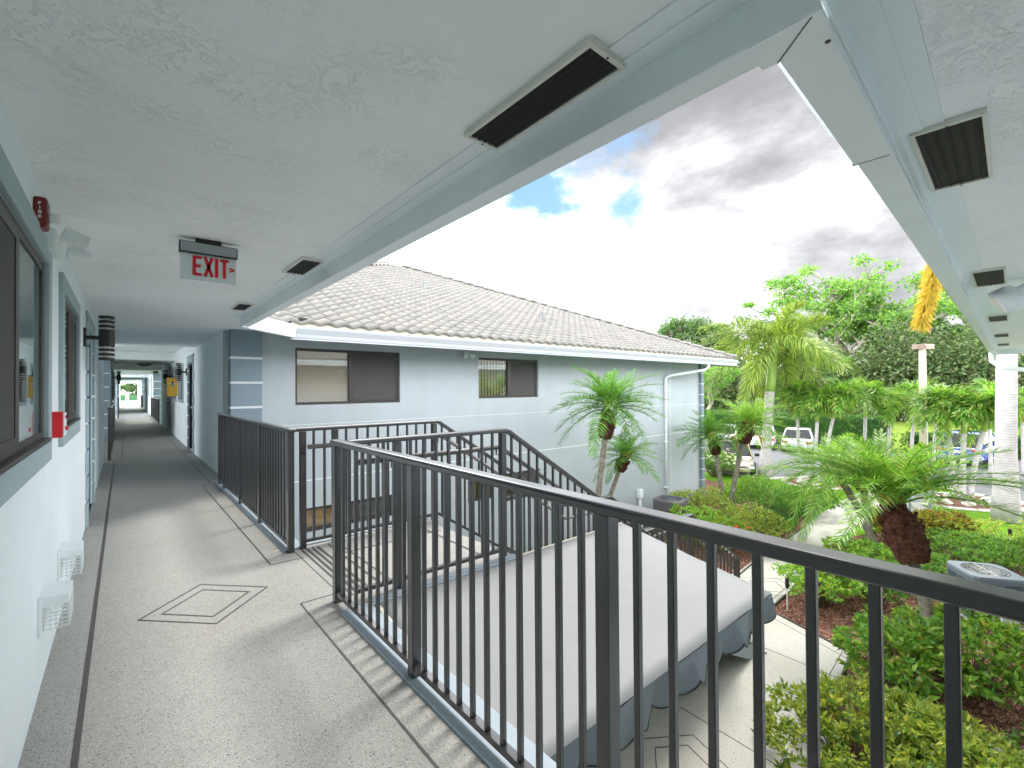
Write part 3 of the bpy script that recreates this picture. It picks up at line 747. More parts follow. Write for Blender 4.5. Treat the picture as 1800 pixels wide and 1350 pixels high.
# downspout on the facing wall
ds = MB(); xg = 14.2
ds.tube([(15.05, 7.49, 2.18), (15.05, 7.49, 2.08), (14.95, 7.56, 1.98), (13.75, 8.16, 1.78), (13.62, 8.23, 1.70), (13.62, 8.235, 1.55), (13.62, 8.235, G+0.1)], 0.045, 8)
for z in (1.3, -0.4, -1.9): ds.box(13.55, 13.69, 8.19, 8.30, z, z+0.03)
ds.build('downspout', M['gutter'], B, smooth=True)
# ------------------------------------------------------------------ further blocks down the walkway
def block(label, side, y0, y1, face=True, loc=None):
    nm = thing('office_block', label, 'building', ((-3.5 if side < 0 else 4.5), (y0+y1)/2, G), 0, 'office blocks further down the walkway')
    T = T_left if side < 0 else T_right
    L = y1-y0; hs = [(y0+1.5, y0+2.5, 0, 2.05), (y0+4.0, y0+5.2, 1.17, 2.02), (y0+6.2, y0+7.4, 1.17, 2.02), (y0+9.0, y0+9.9, 0, 2.05)]
    m = MB(); wall_cells(m, T, y0, y1, G, 2.5, hs, 0.2)
    x0, x1 = (-7, XL-0.2) if side < 0 else (XR+0.2, 9)
    m.box(x0, x1, y0, y0+0.2, G, 2.5); m.box(x0, x1, y1-0.2, y1, G, 2.5)
    m.build('wall', M['wallbright'], nm)
    door(nm, T, hs[0][0], hs[0][1], mat='doordark'); door(nm, T, hs[3][0], hs[3][1], mat='doordark')
    for h in hs[1:3]: window(nm, T, *h, 0.5, 0.1, rev=0.05)
    if side < 0: pilaster(nm, XL-0.47, XL-0.001, y0-0.06, y0-0.001, G, 2.34)
    else: pilaster(nm, XR+0.001, XR+0.6, y0-0.06, y0-0.001, G, 2.34)
    r_ = MB(); r_.box(min(x0, -0.55 if side < 0 else XR), max(x1, XL if side < 0 else XR), y0-0.5, y1+0.5, 2.5, 2.62)
    r_.build('roof', M['fascia'], nm)
    return nm
block('block on the left of the walkway beyond the first gap, with a banded slate corner', -1, 17.3, 31)
block('second block on the left, far down the walkway beside the dark railing', -1, 37, 51)
block('second block on the right, with banded slate corner behind the dark far railings', 1, 31, 45)
block('last block on the right, far down the walkway by the end parapet', 1, 51, 66)
cb = thing('walkway_roof', 'grey ceiling slabs and dropped beams over the far end of the walkway', 'roof', (0.45, 45, 2.4))
m = MB(); m.box(-0.7, 1.5, 17.31, 70.5, 2.47, 2.6); m.build('ceiling', M['ceil'], cb)
m = MB()
for y in (17.32, 24.0, 31.0, 37.0, 45.0, 51.0, 66.0): m.box(-0.52, 1.42, y, y+(2.6 if y < 18 else 1.0), 2.32 if y < 18 else 2.26, 2.468)
m.build('beam', M['ceil'], cb)
pt = thing('end_parapet', 'pale blue solid parapet closing the far end of the walkway', 'parapet', (0.45, 71, 0))
m = MB(); m.box(-0.52, 1.6, 70.9, 71.1, -0.2, 0.25); m.box(1.35, 1.6, 70.9, 71.1, 0.25, 2.5); m.box(-0.52, -0.3, 70.9, 71.1, 0.25, 2.5); m.build('parapet', M['trimwhite'], pt)
# ------------------------------------------------------------------ railings
picket_mesh = {}
def railing(label, pts, post_at, group=None, ht=1.07, sp=0.1, name='railing', end_caps=True, cap_w=0.068, handrail=None, hside=1, skip_first=0):
    """pts: floor line; post_at: plan distances of posts"""
    P = [Vector(p) for p in pts]
    th = thing(name, label, 'railing', tuple(P[0]), 0, group)
    cum = [0.0]
    for i in range(len(P)-1): cum.append(cum[-1]+(P[i+1]-P[i]).xy.length)
    def onl(d):
        for i in range(len(P)-1):
            if d <= cum[i+1]+1e-6:
                f = (d-cum[i])/(cum[i+1]-cum[i]); return P[i].lerp(P[i+1], f), i
        return P[-1].copy(), len(P)-2
    for i in range(len(P)-1):
        a, b = P[i], P[i+1]; d = (b-a).normalized()
        ea = 0.05 if i == 0 and end_caps else 0.0; eb = 0.05 if i == len(P)-2 and end_caps else 0.0
        c = MB(); h = Vector((0, 0, ht-0.02))
        c.bar(a-d*ea+h, b+d*eb+h, cap_w, 0.034); c.build('top_rail', M['rail'], th, bevel=0.011, seg=3)
        c = MB(); h = Vector((0, 0, 0.062)); c.bar(a+h, b+h, 0.034, 0.028); c.build('bottom_rail', M['rail'], th, bevel=0.002)
    tot = cum[-1]; rot = math.atan2((P[1]-P[0]).y, (P[1]-P[0]).x)
    def vert(nm, d, wd, z0, z1):
        p, i = onl(d)
        key = (nm, round(wd, 4), round(z1-z0, 3))
        if key not in picket_mesh:
            b = MB(); b.box(-wd/2, wd/2, -wd/2, wd/2, 0, z1-z0)
            o = b.build(nm, M['rail'], th, local=True); picket_mesh[key] = o.data
            bm = bmesh.new(); bm.from_mesh(o.data); bmesh.ops.bevel(bm, geom=[e for e in bm.edges if abs(e.verts[0].co.z-e.verts[1].co.z) > 0.1], offset=0.0018, segments=1, affect='EDGES'); bm.to_mesh(o.data); bm.free()
        else:
            o = bpy.data.objects.new(nm, picket_mesh[key]); col.objects.link(o); o.parent = th
        o.location = (p.x-P[0].x, p.y-P[0].y, p.z-P[0].z+z0); o.rotation_euler = (0, 0, rot)
        return o
    posts = sorted(post_at)
    for d in posts: vert('post', d, 0.05, 0.0, ht-0.04)
    segs = sorted(set([0.0]+posts+[tot]))
    for a, b in zip(segs[:-1], segs[1:]):
        n = max(1, int(round((b-a)/sp))); 
        for k in range(1, n):
            vert('picket', a+(b-a)*k/n, 0.0195, 0.07, ht-0.035)
        if b == tot and tot not in posts: vert('picket', tot-0.01, 0.0195, 0.07, ht-0.035)
    if handrail:
        hr = MB(); dv = (P[1]-P[0]).normalized(); sd = Vector((-dv.y, dv.x, 0))*hside*0.085
        pl_ = []
        for i, p in enumerate(P): pl_.append(p+Vector((0, 0, handrail))+sd)
        pl_[0] = pl_[0]+dv*0.04
        hr.tube(pl_, 0.021, 10)
        o = hr.build('handrail', M['handrail'], th, smooth=True)
        br = MB()
        for d in posts[:]:
            p, i = onl(d); br.tube([p+Vector((0, 0, handrail-0.06)), p+sd+Vector((0, 0, handrail-0.06)), p+sd+Vector((0, 0, handrail-0.01))], 0.008, 6)
        br.build('bracket', M['rail'], o)
    return th
M['handrail'] = speckmat('worn_grey_handrail', (0.14, 0.13, 0.125), 0.2, 8, 0.35, 0.1, 90, 0.001, spec=0.6)
railing('black picket railing nearest the camera, along the right edge of the speckled walkway', [(1.08, 3.07, 0), (1.08, -0.2, 0)], [0.0, 1.05, 2.22, 3.27], 'black walkway railings')
railing('black picket railing running from the stair head to the banded slate corner', [(1.10, 4.26, 0), (1.10, 8.05, 0)], [0.0, 1.13, 2.2, 3.35, 3.79], 'black walkway railings')
railing('black stair railing in front of the awning, with a grey round handrail', [(1.17, 3.0, 0), (2.45, 2.97, 0), (4.4, 2.95, -1.25), (5.42, 2.95, -1.25), (6.75, 2.95, -2.13)], [0.3, 1.24, 3.2, 4.22, 5.55], 'stair railings', handrail=0.9, hside=1)
railing('black stair railing on the far side of the landing, by the tan window', [(1.19, 4.30, 0), (2.58, 4.28, 0), (4.45, 4.26, -1.22), (5.45, 4.22, -1.25), (6.85, 4.2, -2.15)], [0.02, 0.3, 1.34, 3.2, 4.2, 5.6], 'stair railings', handrail=0.9, hside=-1)
railing('black railing on the left side of the walkway past the first doors', [(-0.22, 12.35, 0), (-0.22, 17.2, 0)], [0, 1.6, 3.2, 4.85], 'railings further down the walkway')
railing('short black railing on the right, beyond the yellow hanging sign', [(1.12, 24.1, 0), (1.12, 30.9, 0)], [0, 2.2, 4.4, 6.8], 'railings further down the walkway', sp=0.13)
railing('distant black railing on the left between the second and third blocks', [(-0.22, 31.2, 0), (-0.22, 36.8, 0)], [0, 2.8, 5.6], 'railings further down the walkway', sp=0.16)
railing('distant black railing on the right before the last block', [(1.12, 45.2, 0), (1.12, 50.8, 0)], [0, 2.8, 5.6], 'railings further down the walkway', sp=0.16)
# ------------------------------------------------------------------ stairs
S = thing('staircase', 'terrazzo staircase going down from the landing behind the black railings', 'stairs', (4.5, 3.6, G))
def flight(x0, z0, n, rise, run):
    for k in range(n):
        m = MB(); z = z0-(k+1)*rise
        m.box(x0+k*run, x0+(k+1)*run+0.02, 3.0, 4.24, z-0.16, z)
        m.build('step', M['terrazzo'], S, bevel=0.006)
flight(2.48, 0, 6, 1.25/7, 1.94/6.5)
m = MB(); m.box(2.48+6*1.94/6.5, 5.46, 2.98, 4.3, -1.45, -1.25); m.build('landing', M['terrazzo'], S)
flight(5.46, -1.25, 7, 0.175, 0.3)
m = MB()
for y in (2.93, 4.27):
    m.add([(2.45, y, -0.22), (4.4, y, -1.5), (5.46, y, -1.5), (7.5, y, G), (7.1, y, G), (5.3, y, -1.75), (4.3, y, -1.75), (2.45, y, -0.5)]+[(x, y+0.05, z) for x, y, z in [(2.45, y, -0.22), (4.4, y, -1.5), (5.46, y, -1.5), (7.5, y, G), (7.1, y, G), (5.3, y, -1.75), (4.3, y, -1.75), (2.45, y, -0.5)]],
          [tuple(range(8)), tuple(range(15, 7, -1))]+[(i, (i+1) % 8, 8+(i+1) % 8, 8+i) for i in range(8)])
m.build('stringer', M['slabedge'], S)
# ------------------------------------------------------------------ awning over the lower entrance
AW = thing('awning', 'pale grey cloth awning with a slate scalloped valance below the near railing', 'awning', (2.6, 2.2, G))
x0, x1, yh, zh, yl, zl = 1.27, 3.95, 2.90, -0.012, 1.47, -0.255
nx, ny = 30, 14
V = []; F = []
for j in range(ny+1):
    for i in range(nx+1):
        u, v_ = i/nx, j/ny
        sag = -0.018*math.sin(math.pi*v_)*abs(math.sin(math.pi*u*3))**0.7+(0.0025*math.sin(u*31+v_*9)+0.002*math.sin(u*13-v_*27))*math.sin(math.pi*v_)
        V.append((x0+(x1-x0)*u, yh+(yl-yh)*v_, zh+(zl-zh)*v_+sag))
for j in range(ny):
    for i in range(nx): F.append((j*(nx+1)+i, j*(nx+1)+i+1, (j+1)*(nx+1)+i+1, (j+1)*(nx+1)+i))
m = MB(); m.add(V, F); cv = m.build('canopy', M['awning'], AW, smooth=True)
so_ = cv.modifiers.new('s', 'SOLIDIFY'); so_.thickness = 0.006; so_.offset = -1
m = MB()
for u in (1/3, 2/3):
    x = x0+(x1-x0)*u; m.bar((x, yh, zh+0.003), (x, yl, zl+0.003), 0.008, 0.003)
m.build('seam', M['awning'], cv)
def valance(mb, a, b, drop=0.27, n=7, ripple=0.03):
    a, b = Vector(a), Vector(b); d = b-a; L = d.length; nrm = Vector((d.y, -d.x, 0)).normalized(); N_ = n*12
    vs = []
    rows = 8
    for i in range(N_+1):
        t = i/N_; p = a+d*t; sc_ = abs(math.sin(math.pi*t*n)); low = drop*(0.76+0.24*sc_**0.7)
        for r_ in range(rows+1):
            f = r_/rows
            rp = ripple*(0.25+f)*(math.sin(t*L*9+1.3)+0.6*math.sin(t*L*21+f*2))*0.7+0.012*math.sin(f*2.2)
            vs.append(p+nrm*rp+Vector((0, 0, -low*f)))
    fs = [(i*(rows+1)+r_, (i+1)*(rows+1)+r_, (i+1)*(rows+1)+r_+1, i*(rows+1)+r_+1) for i in range(N_) for r_ in range(rows)]
    mb.add(vs, fs)
    return [vs[i*(rows+1)+rows] for i in range(N_+1)]
m = MB(); e1 = valance(m, (x0, yl, zl), (x1, yl, zl), 0.205, 13); va = m.build('valance', M['valance'], AW, smooth=True)
m = MB(); e2 = valance(m, (x1, yl, zl), (x1, yh, zh-0.0), 0.205, 7, 0.02); vb = m.build('valance', M['valance'], AW, smooth=True)
m = MB(); m.tube(e1, 0.006, 5); m.build('piping', M['black'], va); m = MB(); m.tube(e2, 0.006, 5); m.build('piping', M['black'], vb)
m = MB(); m.bar((x0, yh+0.01, zh+0.002), (x1, yh+0.01, zh+0.002), 0.022, 0.018); m.bar((x0, yh, zh+0.002), (x0, yl, zl+0.002), 0.022, 0.014); m.build('binding', M['cream'], AW)
m = MB()
m.bar((x0, yl+0.03, zl-0.03), (x1, yl+0.03, zl-0.03), 0.03, 0.03); m.bar((x1-0.03, yh, zh-0.03), (x1-0.03, yl, zl-0.03), 0.03, 0.03)
for x in (x0+0.4, x1-0.5): m.bar((x0, yh-0.05, -0.9) if x < 2 else (x, yh+0.02, -0.6), (x, yl+0.06, zl-0.04), 0.03, 0.03)
m.build('frame', M['alu'], AW)
# lower entrance wall below the walkway
LWW = thing('entrance_wall', 'pale wall under the walkway beside the lower entrance', 'wall', (1.1, 1.5, G))
m = MB(); m.box(1.0, 1.2, -3, 2.85, G, -0.23); m.box(1.0, 2.4, 4.44, 4.6, G, -0.23); m.build('wall', M['wall'], LWW)
# ------------------------------------------------------------------ soffit vents
def soffit_vent(label, cx, cy, rz, z, L=0.56, Wd=0.15, group='soffit vents'):
    v = thing('soffit_vent', label, 'vent', (cx, cy, z-0.012), rz, group)
    f = MB(); t_ = 0.013; zz0, zz1 = -0.010, 0.011
    f.box(-L/2, L/2, -Wd/2, -Wd/2+t_, zz0, zz1); f.box(-L/2, L/2, Wd/2-t_, Wd/2, zz0, zz1)
    f.box(-L/2, -L/2+t_*1.3, -Wd/2+t_, Wd/2-t_, zz0, zz1); f.box(L/2-t_*1.3, L/2, -Wd/2+t_, Wd/2-t_, zz0, zz1)
    f.build('frame', M['alu'], v, local=True, bevel=0.0015)
    s = MB(); s.box(-L/2+t_, L/2-t_, -Wd/2+t_, Wd/2-t_, -0.002, -0.001)
    for k in range(5):
        y = -Wd/2+t_+(Wd-2*t_)*(k+0.5)/5; s.obox((0, y, -0.006), (L-2*t_-0.012, 0.012, 0.0012), Euler((R(40), 0, 0)))
    s.build('louvre', M['mesh'], v, local=True)
    sc2 = MB()
    for sx in (-1, 1): sc2.lathe([(0.0, -0.0145), (0.004, -0.0135), (0.004, -0.011)], (sx*(L/2-t_*0.65), 0.0, 0), 6)
    sc2.build('screw', M['bronze'], v, local=True)
    return v
soffit_vent('large black soffit vent with a white frame, overhead and nearest the camera', 1.025, 1.08, R(90), ZC, 0.60, 0.155)
soffit_vent('second black soffit vent, between the exit sign and the gutter', 1.03, 3.64, R(90), ZC, 0.50, 0.155)
soffit_vent('third black soffit vent, just before the banded slate corner', 1.0, 5.80, R(90), ZC, 0.48, 0.15)
for (s, L, lab) in ((1.42, 0.72, 'large black vent in the right-hand soffit, nearest the gutter seam'), (4.55, 0.8, 'second black vent in the right-hand soffit, above the floodlight'), (8.1, 0.8, 'third black vent along the right-hand soffit'), (11.3, 0.8, 'fourth black vent along the right-hand soffit'), (14.2, 0.8, 'last black vent at the far end of the right-hand soffit')):
    p = W2(s, -0.125 if s < 2 else -0.15); soffit_vent(lab, p[0], p[1], TH, ZC, L, 0.20)
for (u, v_, lab) in ((187, 594, 'nearest'), (192, 611, 'middle'), (199, 624.5, 'farthest')):
    p = at(u, v_, 2.545); soffit_vent('small black vent in the raised ceiling past the first doors, %s of three' % lab, p.x, p.y, R(90), 2.55, 0.45, 0.16)
# ================================================================== WALL AND CEILING FIXTURES
def strokes(mb, ch, o, rt, up, h, w_, t_, nrm, d=0.002):
    """block capitals out of bars; o = lower left corner"""
    o, rt, up, nrm = Vector(o), Vector(rt), Vector(up), Vector(nrm)
    def P(x, y): return o+rt*(x*w_)+up*(y*h)
    def B(p, q):
        a, b = P(*p), P(*q); dv = (b-a); dv.normalize()
        mb.bar(a-dv*0.0, b+dv*0.0, t_, d, up=nrm)
    e = t_/w_/2; f = t_/h/2
    G_ = {'E': [((e, 0), (e, 1)), ((2*e, 1-f), (1, 1-f)), ((2*e, .5), (.9, .5)), ((2*e, f), (1, f))],
          'F': [((e, 0), (e, 1)), ((2*e, 1-f), (1, 1-f)), ((2*e, .55), (.85, .55))],
          'X': [((.1, 0), (.9, 1)), ((.1, 1), (.9, 0))], 'I': [((.5, 0), (.5, 1))],
          'T': [((.5, 0), (.5, 1-2*f)), ((0, 1-f), (1, 1-f))],
          'R': [((e, 0), (e, 1)), ((2*e, 1-f), (.9, 1-f)), ((.95-e, .95), (.95-e, .5)), ((2*e, .5), (.9, .5)), ((.45, .45), (.95, 0))],
          '>': [((0, .72), (.8, .5)), ((0, .28), (.8, .5))]}
    for a, b in G_[ch]: B(a, b)
# exit sign
ex0, ey, ew = 0.257, 3.42, 0.302
EX = thing('exit_sign', 'edge-lit exit sign with red capitals and a right-pointing arrow hanging from the ceiling', 'exit sign', (ex0+ew/2, ey, ZC))
m = MB(); m.box(ex0+0.08, ex0+0.215, ey-0.03, ey+0.03, ZC-0.027, ZC-0.0005); m.build('canopy', M['black'], EX, bevel=0.003)
m = MB(); m.box(ex0-0.002, ex0+ew+0.002, ey-0.028, ey+0.028, 2.246, ZC-0.026); m.build('housing', M['black'], EX, bevel=0.002)
m = MB(); m.box(ex0+0.004, ex0+ew-0.004, ey-0.031, ey-0.0275, 2.251, ZC-0.031); m.build('face_plate', M['brushed'], EX)
def acrylic():
    m_, t, b = newmat('clear_acrylic')
    b.inputs['Base Color'].default_value = (0.62, 0.72, 0.72, 1); b.inputs['Roughness'].default_value = 0.25
    tr_ = tn(t, 'ShaderNodeBsdfTransparent'); ms = tn(t, 'ShaderNodeMixShader'); ms.inputs[0].default_value = 0.6
    t.links.new(tr_.outputs[0], ms.inputs[1]); t.links.new(b.outputs[0], ms.inputs[2]); t.links.new(ms.outputs[0], t.nodes['Material Output'].inputs['Surface'])
    return m_
M['acrylic'] = acrylic()
m = MB(); m.box(ex0+0.003, ex0+ew-0.003, ey-0.005, ey+0.001, 2.083, 2.247); pn = m.build('panel', M['acrylic'], EX, bevel=0.001)
m = MB(); x = ex0+0.066
for ch, wd, gp in (('E', 0.047, 0.012), ('X', 0.047, 0.010), ('I', 0.018, 0.010), ('T', 0.046, 0.0)):
    strokes(m, ch, (x, ey-0.0075, 2.112), (1, 0, 0), (0, 0, 1), 0.122, wd, 0.0175, (0, -1, 0)); x += wd+gp
strokes(m, '>', (x+0.004, ey-0.0075, 2.145), (1, 0, 0), (0, 0, 1), 0.055, 0.036, 0.010, (0, -1, 0))
m.build('lettering', M['letters'], pn)
# fire alarm horn and strobe
FA = thing('fire_alarm', 'dark red fire alarm horn with a small clear strobe high on the left wall', 'fire alarm', (XL, 2.95, 2.2))
m = MB(); m.box(XL, XL+0.045, 2.83, 2.93, 2.118, 2.250); m.build('body', M['darkred'], FA, bevel=0.012)
m = MB(); m.box(XL+0.045, XL+0.082, 2.855, 2.91, 2.155, 2.19); m.build('strobe_lens', M['whiteplastic'], FA, bevel=0.008)
m = MB()
for i, ch in enumerate('FIRE'): strokes(m, ch, (XL+0.017, 2.829, 2.212-i*0.019), (1, 0, 0), (0, 0, 1), 0.013, 0.010, 0.0026, (0, -1, 0), 0.001)
m.build('lettering', M['whiteplastic'], FA)
# emergency light
EL = thing('emergency_light', 'white emergency light with a ribbed tilted lamp under the fire alarm', 'emergency light', (XL, 3.25, 2.05))
m = MB(); m.box(XL, XL+0.05, 3.10, 3.36, 2.09, 2.19); m.build('body', M['whiteplastic'], EL, bevel=0.008)
m = MB(); rot = Euler((R(38), R(20), R(12))); m.obox((XL+0.115, 3.16, 2.165), (0.10, 0.09, 0.05), rot); hd = m.build('lamp_head', M['whiteplastic'], EL, bevel=0.006)
m = MB()
for k in range(4): m.obox(Vector((XL+0.115, 3.16, 2.165))+rot.to_matrix() @ Vector((-0.036+k*0.024, 0, -0.027)), (0.015, 0.078, 0.006), rot)
m.build('lens_rib', M['alu'], hd, bevel=0.001)
m = MB(); rot = Euler((R(-20), R(10), R(10))); m.obox((XL+0.12, 3.34, 2.12), (0.10, 0.08, 0.05), rot); m.build('lamp_head', M['whiteplastic'], EL, bevel=0.012)
# fire pull station
FP = thing('fire_pull_station', 'small bright red fire alarm pull box between the two windows', 'alarm box', (XL, 3.52, 1.2))
m = MB(); m.box(XL, XL+0.05, 3.44, 3.56, 1.152, 1.29); m.build('body', M['red'], FP, bevel=0.003)
m = MB(); m.box(XL+0.05, XL+0.058, 3.45, 3.55, 1.158, 1.284); pf = m.build('cover', M['whiteplastic'], FP, bevel=0.002)
m = MB()
for i, ch in enumerate('FIRE'): strokes(m, ch, (XL+0.0585, 3.465+i*0.022, 1.25), (0, 1, 0), (0, 0, 1), 0.02, 0.014, 0.004, (1, 0, 0), 0.001)
m.box(XL+0.058, XL+0.068, 3.47, 3.53, 1.19, 1.21); m.build('handle', M['red'], pf)
# dryer-type vent hoods
for i, (y0, lab) in enumerate(((3.02, 'white louvred vent hood low on the left wall, nearest the camera'), (3.83, 'white louvred vent hood low on the left wall, second from the camera'))):
    vh = thing('vent_hood', lab, 'vent', (XL, y0+0.11, 0.28), 0, 'white wall vents')
    m = MB(); L = 0.21; d = 0.105; zt = 0.455; zb = 0.285
    m.add([(XL, y0, zt), (XL+d, y0, zt-0.012), (XL+d, y0, zt-0.055), (XL, y0, zt-0.055), (XL, y0+L, zt), (XL+d, y0+L, zt-0.012), (XL+d, y0+L, zt-0.055), (XL, y0+L, zt-0.055)], [(0, 1, 2, 3), (4, 7, 6, 5), (0, 4, 5, 1), (1, 5, 6, 2), (2, 6, 7, 3)])
    m.box(XL, XL+0.014, y0, y0+L, zb, zt-0.055); m.box(XL, XL+0.014, y0-0.012, y0, zb-0.01, zt+0.005)
    m.build('hood', M['whiteplastic'], vh, bevel=0.003)
    m = MB()
    for k in range(6):
        z = zt-0.062-k*0.019
        m.bar((XL+0.012, y0+0.003, z), (XL+d, y0+0.003, z), 0.003, 0.004); m.bar((XL+d, y0, z), (XL+d, y0+L, z), 0.003, 0.004)
        m.bar((XL+0.012, y0+L-0.003, z), (XL+d, y0+L-0.003, z), 0.003, 0.004)
    for k in range(5): m.bar((XL+0.02+k*0.02, y0+0.003, zt-0.05), (XL+0.02+k*0.02, y0+0.003, zb+0.005), 0.003, 0.003, up=(0, 1, 0))
    for k in range(8): m.bar((XL+d, y0+0.01+k*0.027, zt-0.05), (XL+d, y0+0.01+k*0.027, zb+0.005), 0.003, 0.003, up=(0, 1, 0))
    m.build('grille', M['whiteplastic'], vh)
# banded wall sconces
def sconce(T, a, z, label, scale=1.0, dark=True):
    p = T(a, 0, z); s = thing('wall_sconce', label, 'wall lamp', p, 0, 'banded cylinder wall lamps')
    q = T(a, 0.17*scale, z)
    m = MB(); tb(m, T, a-0.05, a+0.05, 0, 0.02, z-0.09, z+0.09); m.tube([T(a, 0.02, z), T(a, 0.12*scale, z)], 0.02, 8); m.build('wall_bracket', M['black'], s, bevel=0.002)
    r_ = 0.062*scale; m = MB(); m.lathe([(r_, q[2]-0.085*scale), (r_, q[2]+0.085*scale)], (q[0], q[1], 0), 20); m.build('body', M['black'], s, smooth=False)
    for k in range(3):
        for sg in (1, -1):
            zc = q[2]+sg*(0.118+0.045*k)*scale
            m = MB(); m.lathe([(r_, zc-0.012*scale), (r_, zc+0.012*scale)], (q[0], q[1], 0), 20); m.build('ring', M['black'], s)
    m = MB(); m.lathe([(r_*0.55, q[2]-0.215*scale), (r_*0.55, q[2]+0.215*scale)], (q[0], q[1], 0), 16); m.build('diffuser', M['whiteplastic'], s, smooth=True)
    return s
sconce(T_left, 6.12, 1.93, 'black banded cylinder lamp on the left wall, before the blue door')
sconce(T_right, 13.95, 1.86, 'black banded cylinder lamp on the right corridor wall, beside the black door')
sconce(T_right, 18.6, 1.86, 'black banded cylinder lamp on the right corridor wall, beyond the yellow sign')
sconce(T_left, 20.6, 1.86, 'black banded cylinder lamp on the left block past the first gap')
# yellow blade sign
YS = thing('blade_sign', 'yellow sign board with a dark emblem projecting from the right corridor wall', 'sign', (XR-0.14, 16.2, 1.2))
m = MB(); m.box(XR-0.27, XR-0.02, 16.19, 16.22, 1.24, 1.77); bd = m.build('board', M['yellow'], YS, bevel=0.002)
m = MB(); m.lathe([(0.055, 16.186), (0.055, 16.188)], (XR-0.14, 0, 1.58), 14, axis='y'); m.build('emblem_ground', M['whiteplastic'], bd)
m = MB()
for p, q in (((-0.02, 0.05), (0.02, -0.02)), ((0.02, 0.06), (-0.01, 0.0)), ((0.0, 0.0), (-0.03, -0.06)), ((-0.03, -0.06), (-0.05, -0.05)), ((0.02, -0.02), (0.015, -0.06)), ((0.0, 0.06), (0.03, 0.03))):
    m.bar((XR-0.14+p[0], 16.184, 1.6+p[1]), (XR-0.14+q[0], 16.184, 1.6+q[1]), 0.022, 0.002, up=(0, -1, 0))
m.build('emblem', M['ink'], bd)
m = MB(); m.bar((XR-0.27, 16.205, 1.79), (XR, 16.205, 1.79), 0.015, 0.02); m.build('bracket', M['black'], YS)
# dish lamp on the far ceiling
CLp = thing('ceiling_lamp', 'dark rimmed dish lamp on the far walkway ceiling', 'ceiling lamp', (0.62, 22.6, 2.47))
m = MB(); m.lathe([(0.26, 2.47), (0.26, 2.43), (0.2, 2.40)], (0.62, 22.6, 0), 20); m.build('rim', M['black'], CLp)
m = MB(); m.lathe([(0.19, 2.40), (0.15, 2.36), (0.08, 2.335), (0.01, 2.33)], (0.62, 22.6, 0), 20); m.build('shade', M['brushed'], CLp, smooth=True)
# floodlight on the right-hand soffit
FL = thing('floodlight', 'grey twin floodlight under the right-hand soffit at the photo edge', 'floodlight', (5.95, 0.1, ZC))
m = MB(); c = Vector((5.9, 0.16, 0))
m.lathe([(0.07, ZC-0.001), (0.07, ZC-0.03), (0.02, ZC-0.035)], (6.0, 0.06, 0), 14); m.build('base', M['gutter'], FL, smooth=False)
def canlamp(mb, a, b, prof):
    a, b = Vector(a), Vector(b); pts = [a.lerp(b, t) for t, r_ in prof]; mb.tube(pts, [r_ for t, r_ in prof], 16)
m = MB(); canlamp(m, (5.98, 0.06, 2.27), (5.96, 0.30, 2.12), [(0, .03), (.06, .055), (.45, .062), (.5, .10), (.62, .115), (1.0, .125), (1.0, .118)]); h1 = m.build('lamp_head', M['gutter'], FL, smooth=True)
m = MB(); canlamp(m, (5.962, 0.285, 2.13), (5.96, 0.305, 2.115), [(0, .118), (.5, .11), (1, .06)]); m.build('lens', M['cream'], h1, smooth=True)
m = MB(); canlamp(m, (6.04, -0.02, 2.28), (6.12, -0.25, 2.15), [(0, .03), (.06, .055), (.45, .062), (.5, .10), (.62, .115), (1.0, .125), (1.0, .118)]); m.build('lamp_head', M['gutter'], FL, smooth=True)
# floodlight over the court building windows, meter box
SL = thing('security_light', 'small white twin security light under the eave between the court windows', 'security light', (5.72, YF, 2.18))
m = MB(); m.box(5.66, 5.78, YF-0.03, YF-0.001, 2.13, 2.21); m.build('base', M['whiteplastic'], SL, bevel=0.004)
for dx in (-0.06, 0.06):
    m = MB(); canlamp(m, (5.72+dx*0.4, YF-0.04, 2.16), (5.72+dx*1.9, YF-0.15, 2.10), [(0, .02), (.3, .035), (1, .05)]); m.build('lamp_head', M['whiteplastic'], SL, smooth=True)
MX = thing('meter_box', 'grey electric disconnect and conduit low on the court building wall', 'electric box', (11.2, YF, -1.8))
p0 = at(1124, 868, 0); dd = RM @ Vector((1124-900, -(868-675), -FPX)); tt = (YF-0.03)/dd.y; px, pz = dd.x*tt, H+dd.z*tt
m = MB(); m.box(px-0.10, px+0.10, YF-0.11, YF-0.001, pz-0.12, pz+0.14); m.build('box', M['gutter'], MX, bevel=0.01)
m = MB(); m.tube([(px-0.03, YF-0.05, pz-0.12), (px-0.03, YF-0.05, G)], 0.025, 8); m.tube([(px+0.04, YF-0.05, pz-0.12), (px+0.04, YF-0.05, G)], 0.02, 8); m.build('conduit', M['gutter'], MX, smooth=True)
m = MB(); m.box(px+0.06, px+0.2, YF-0.09, YF-0.001, pz-0.62, pz-0.45); m.build('junction_box', M['gutter'], MX, bevel=0.005)
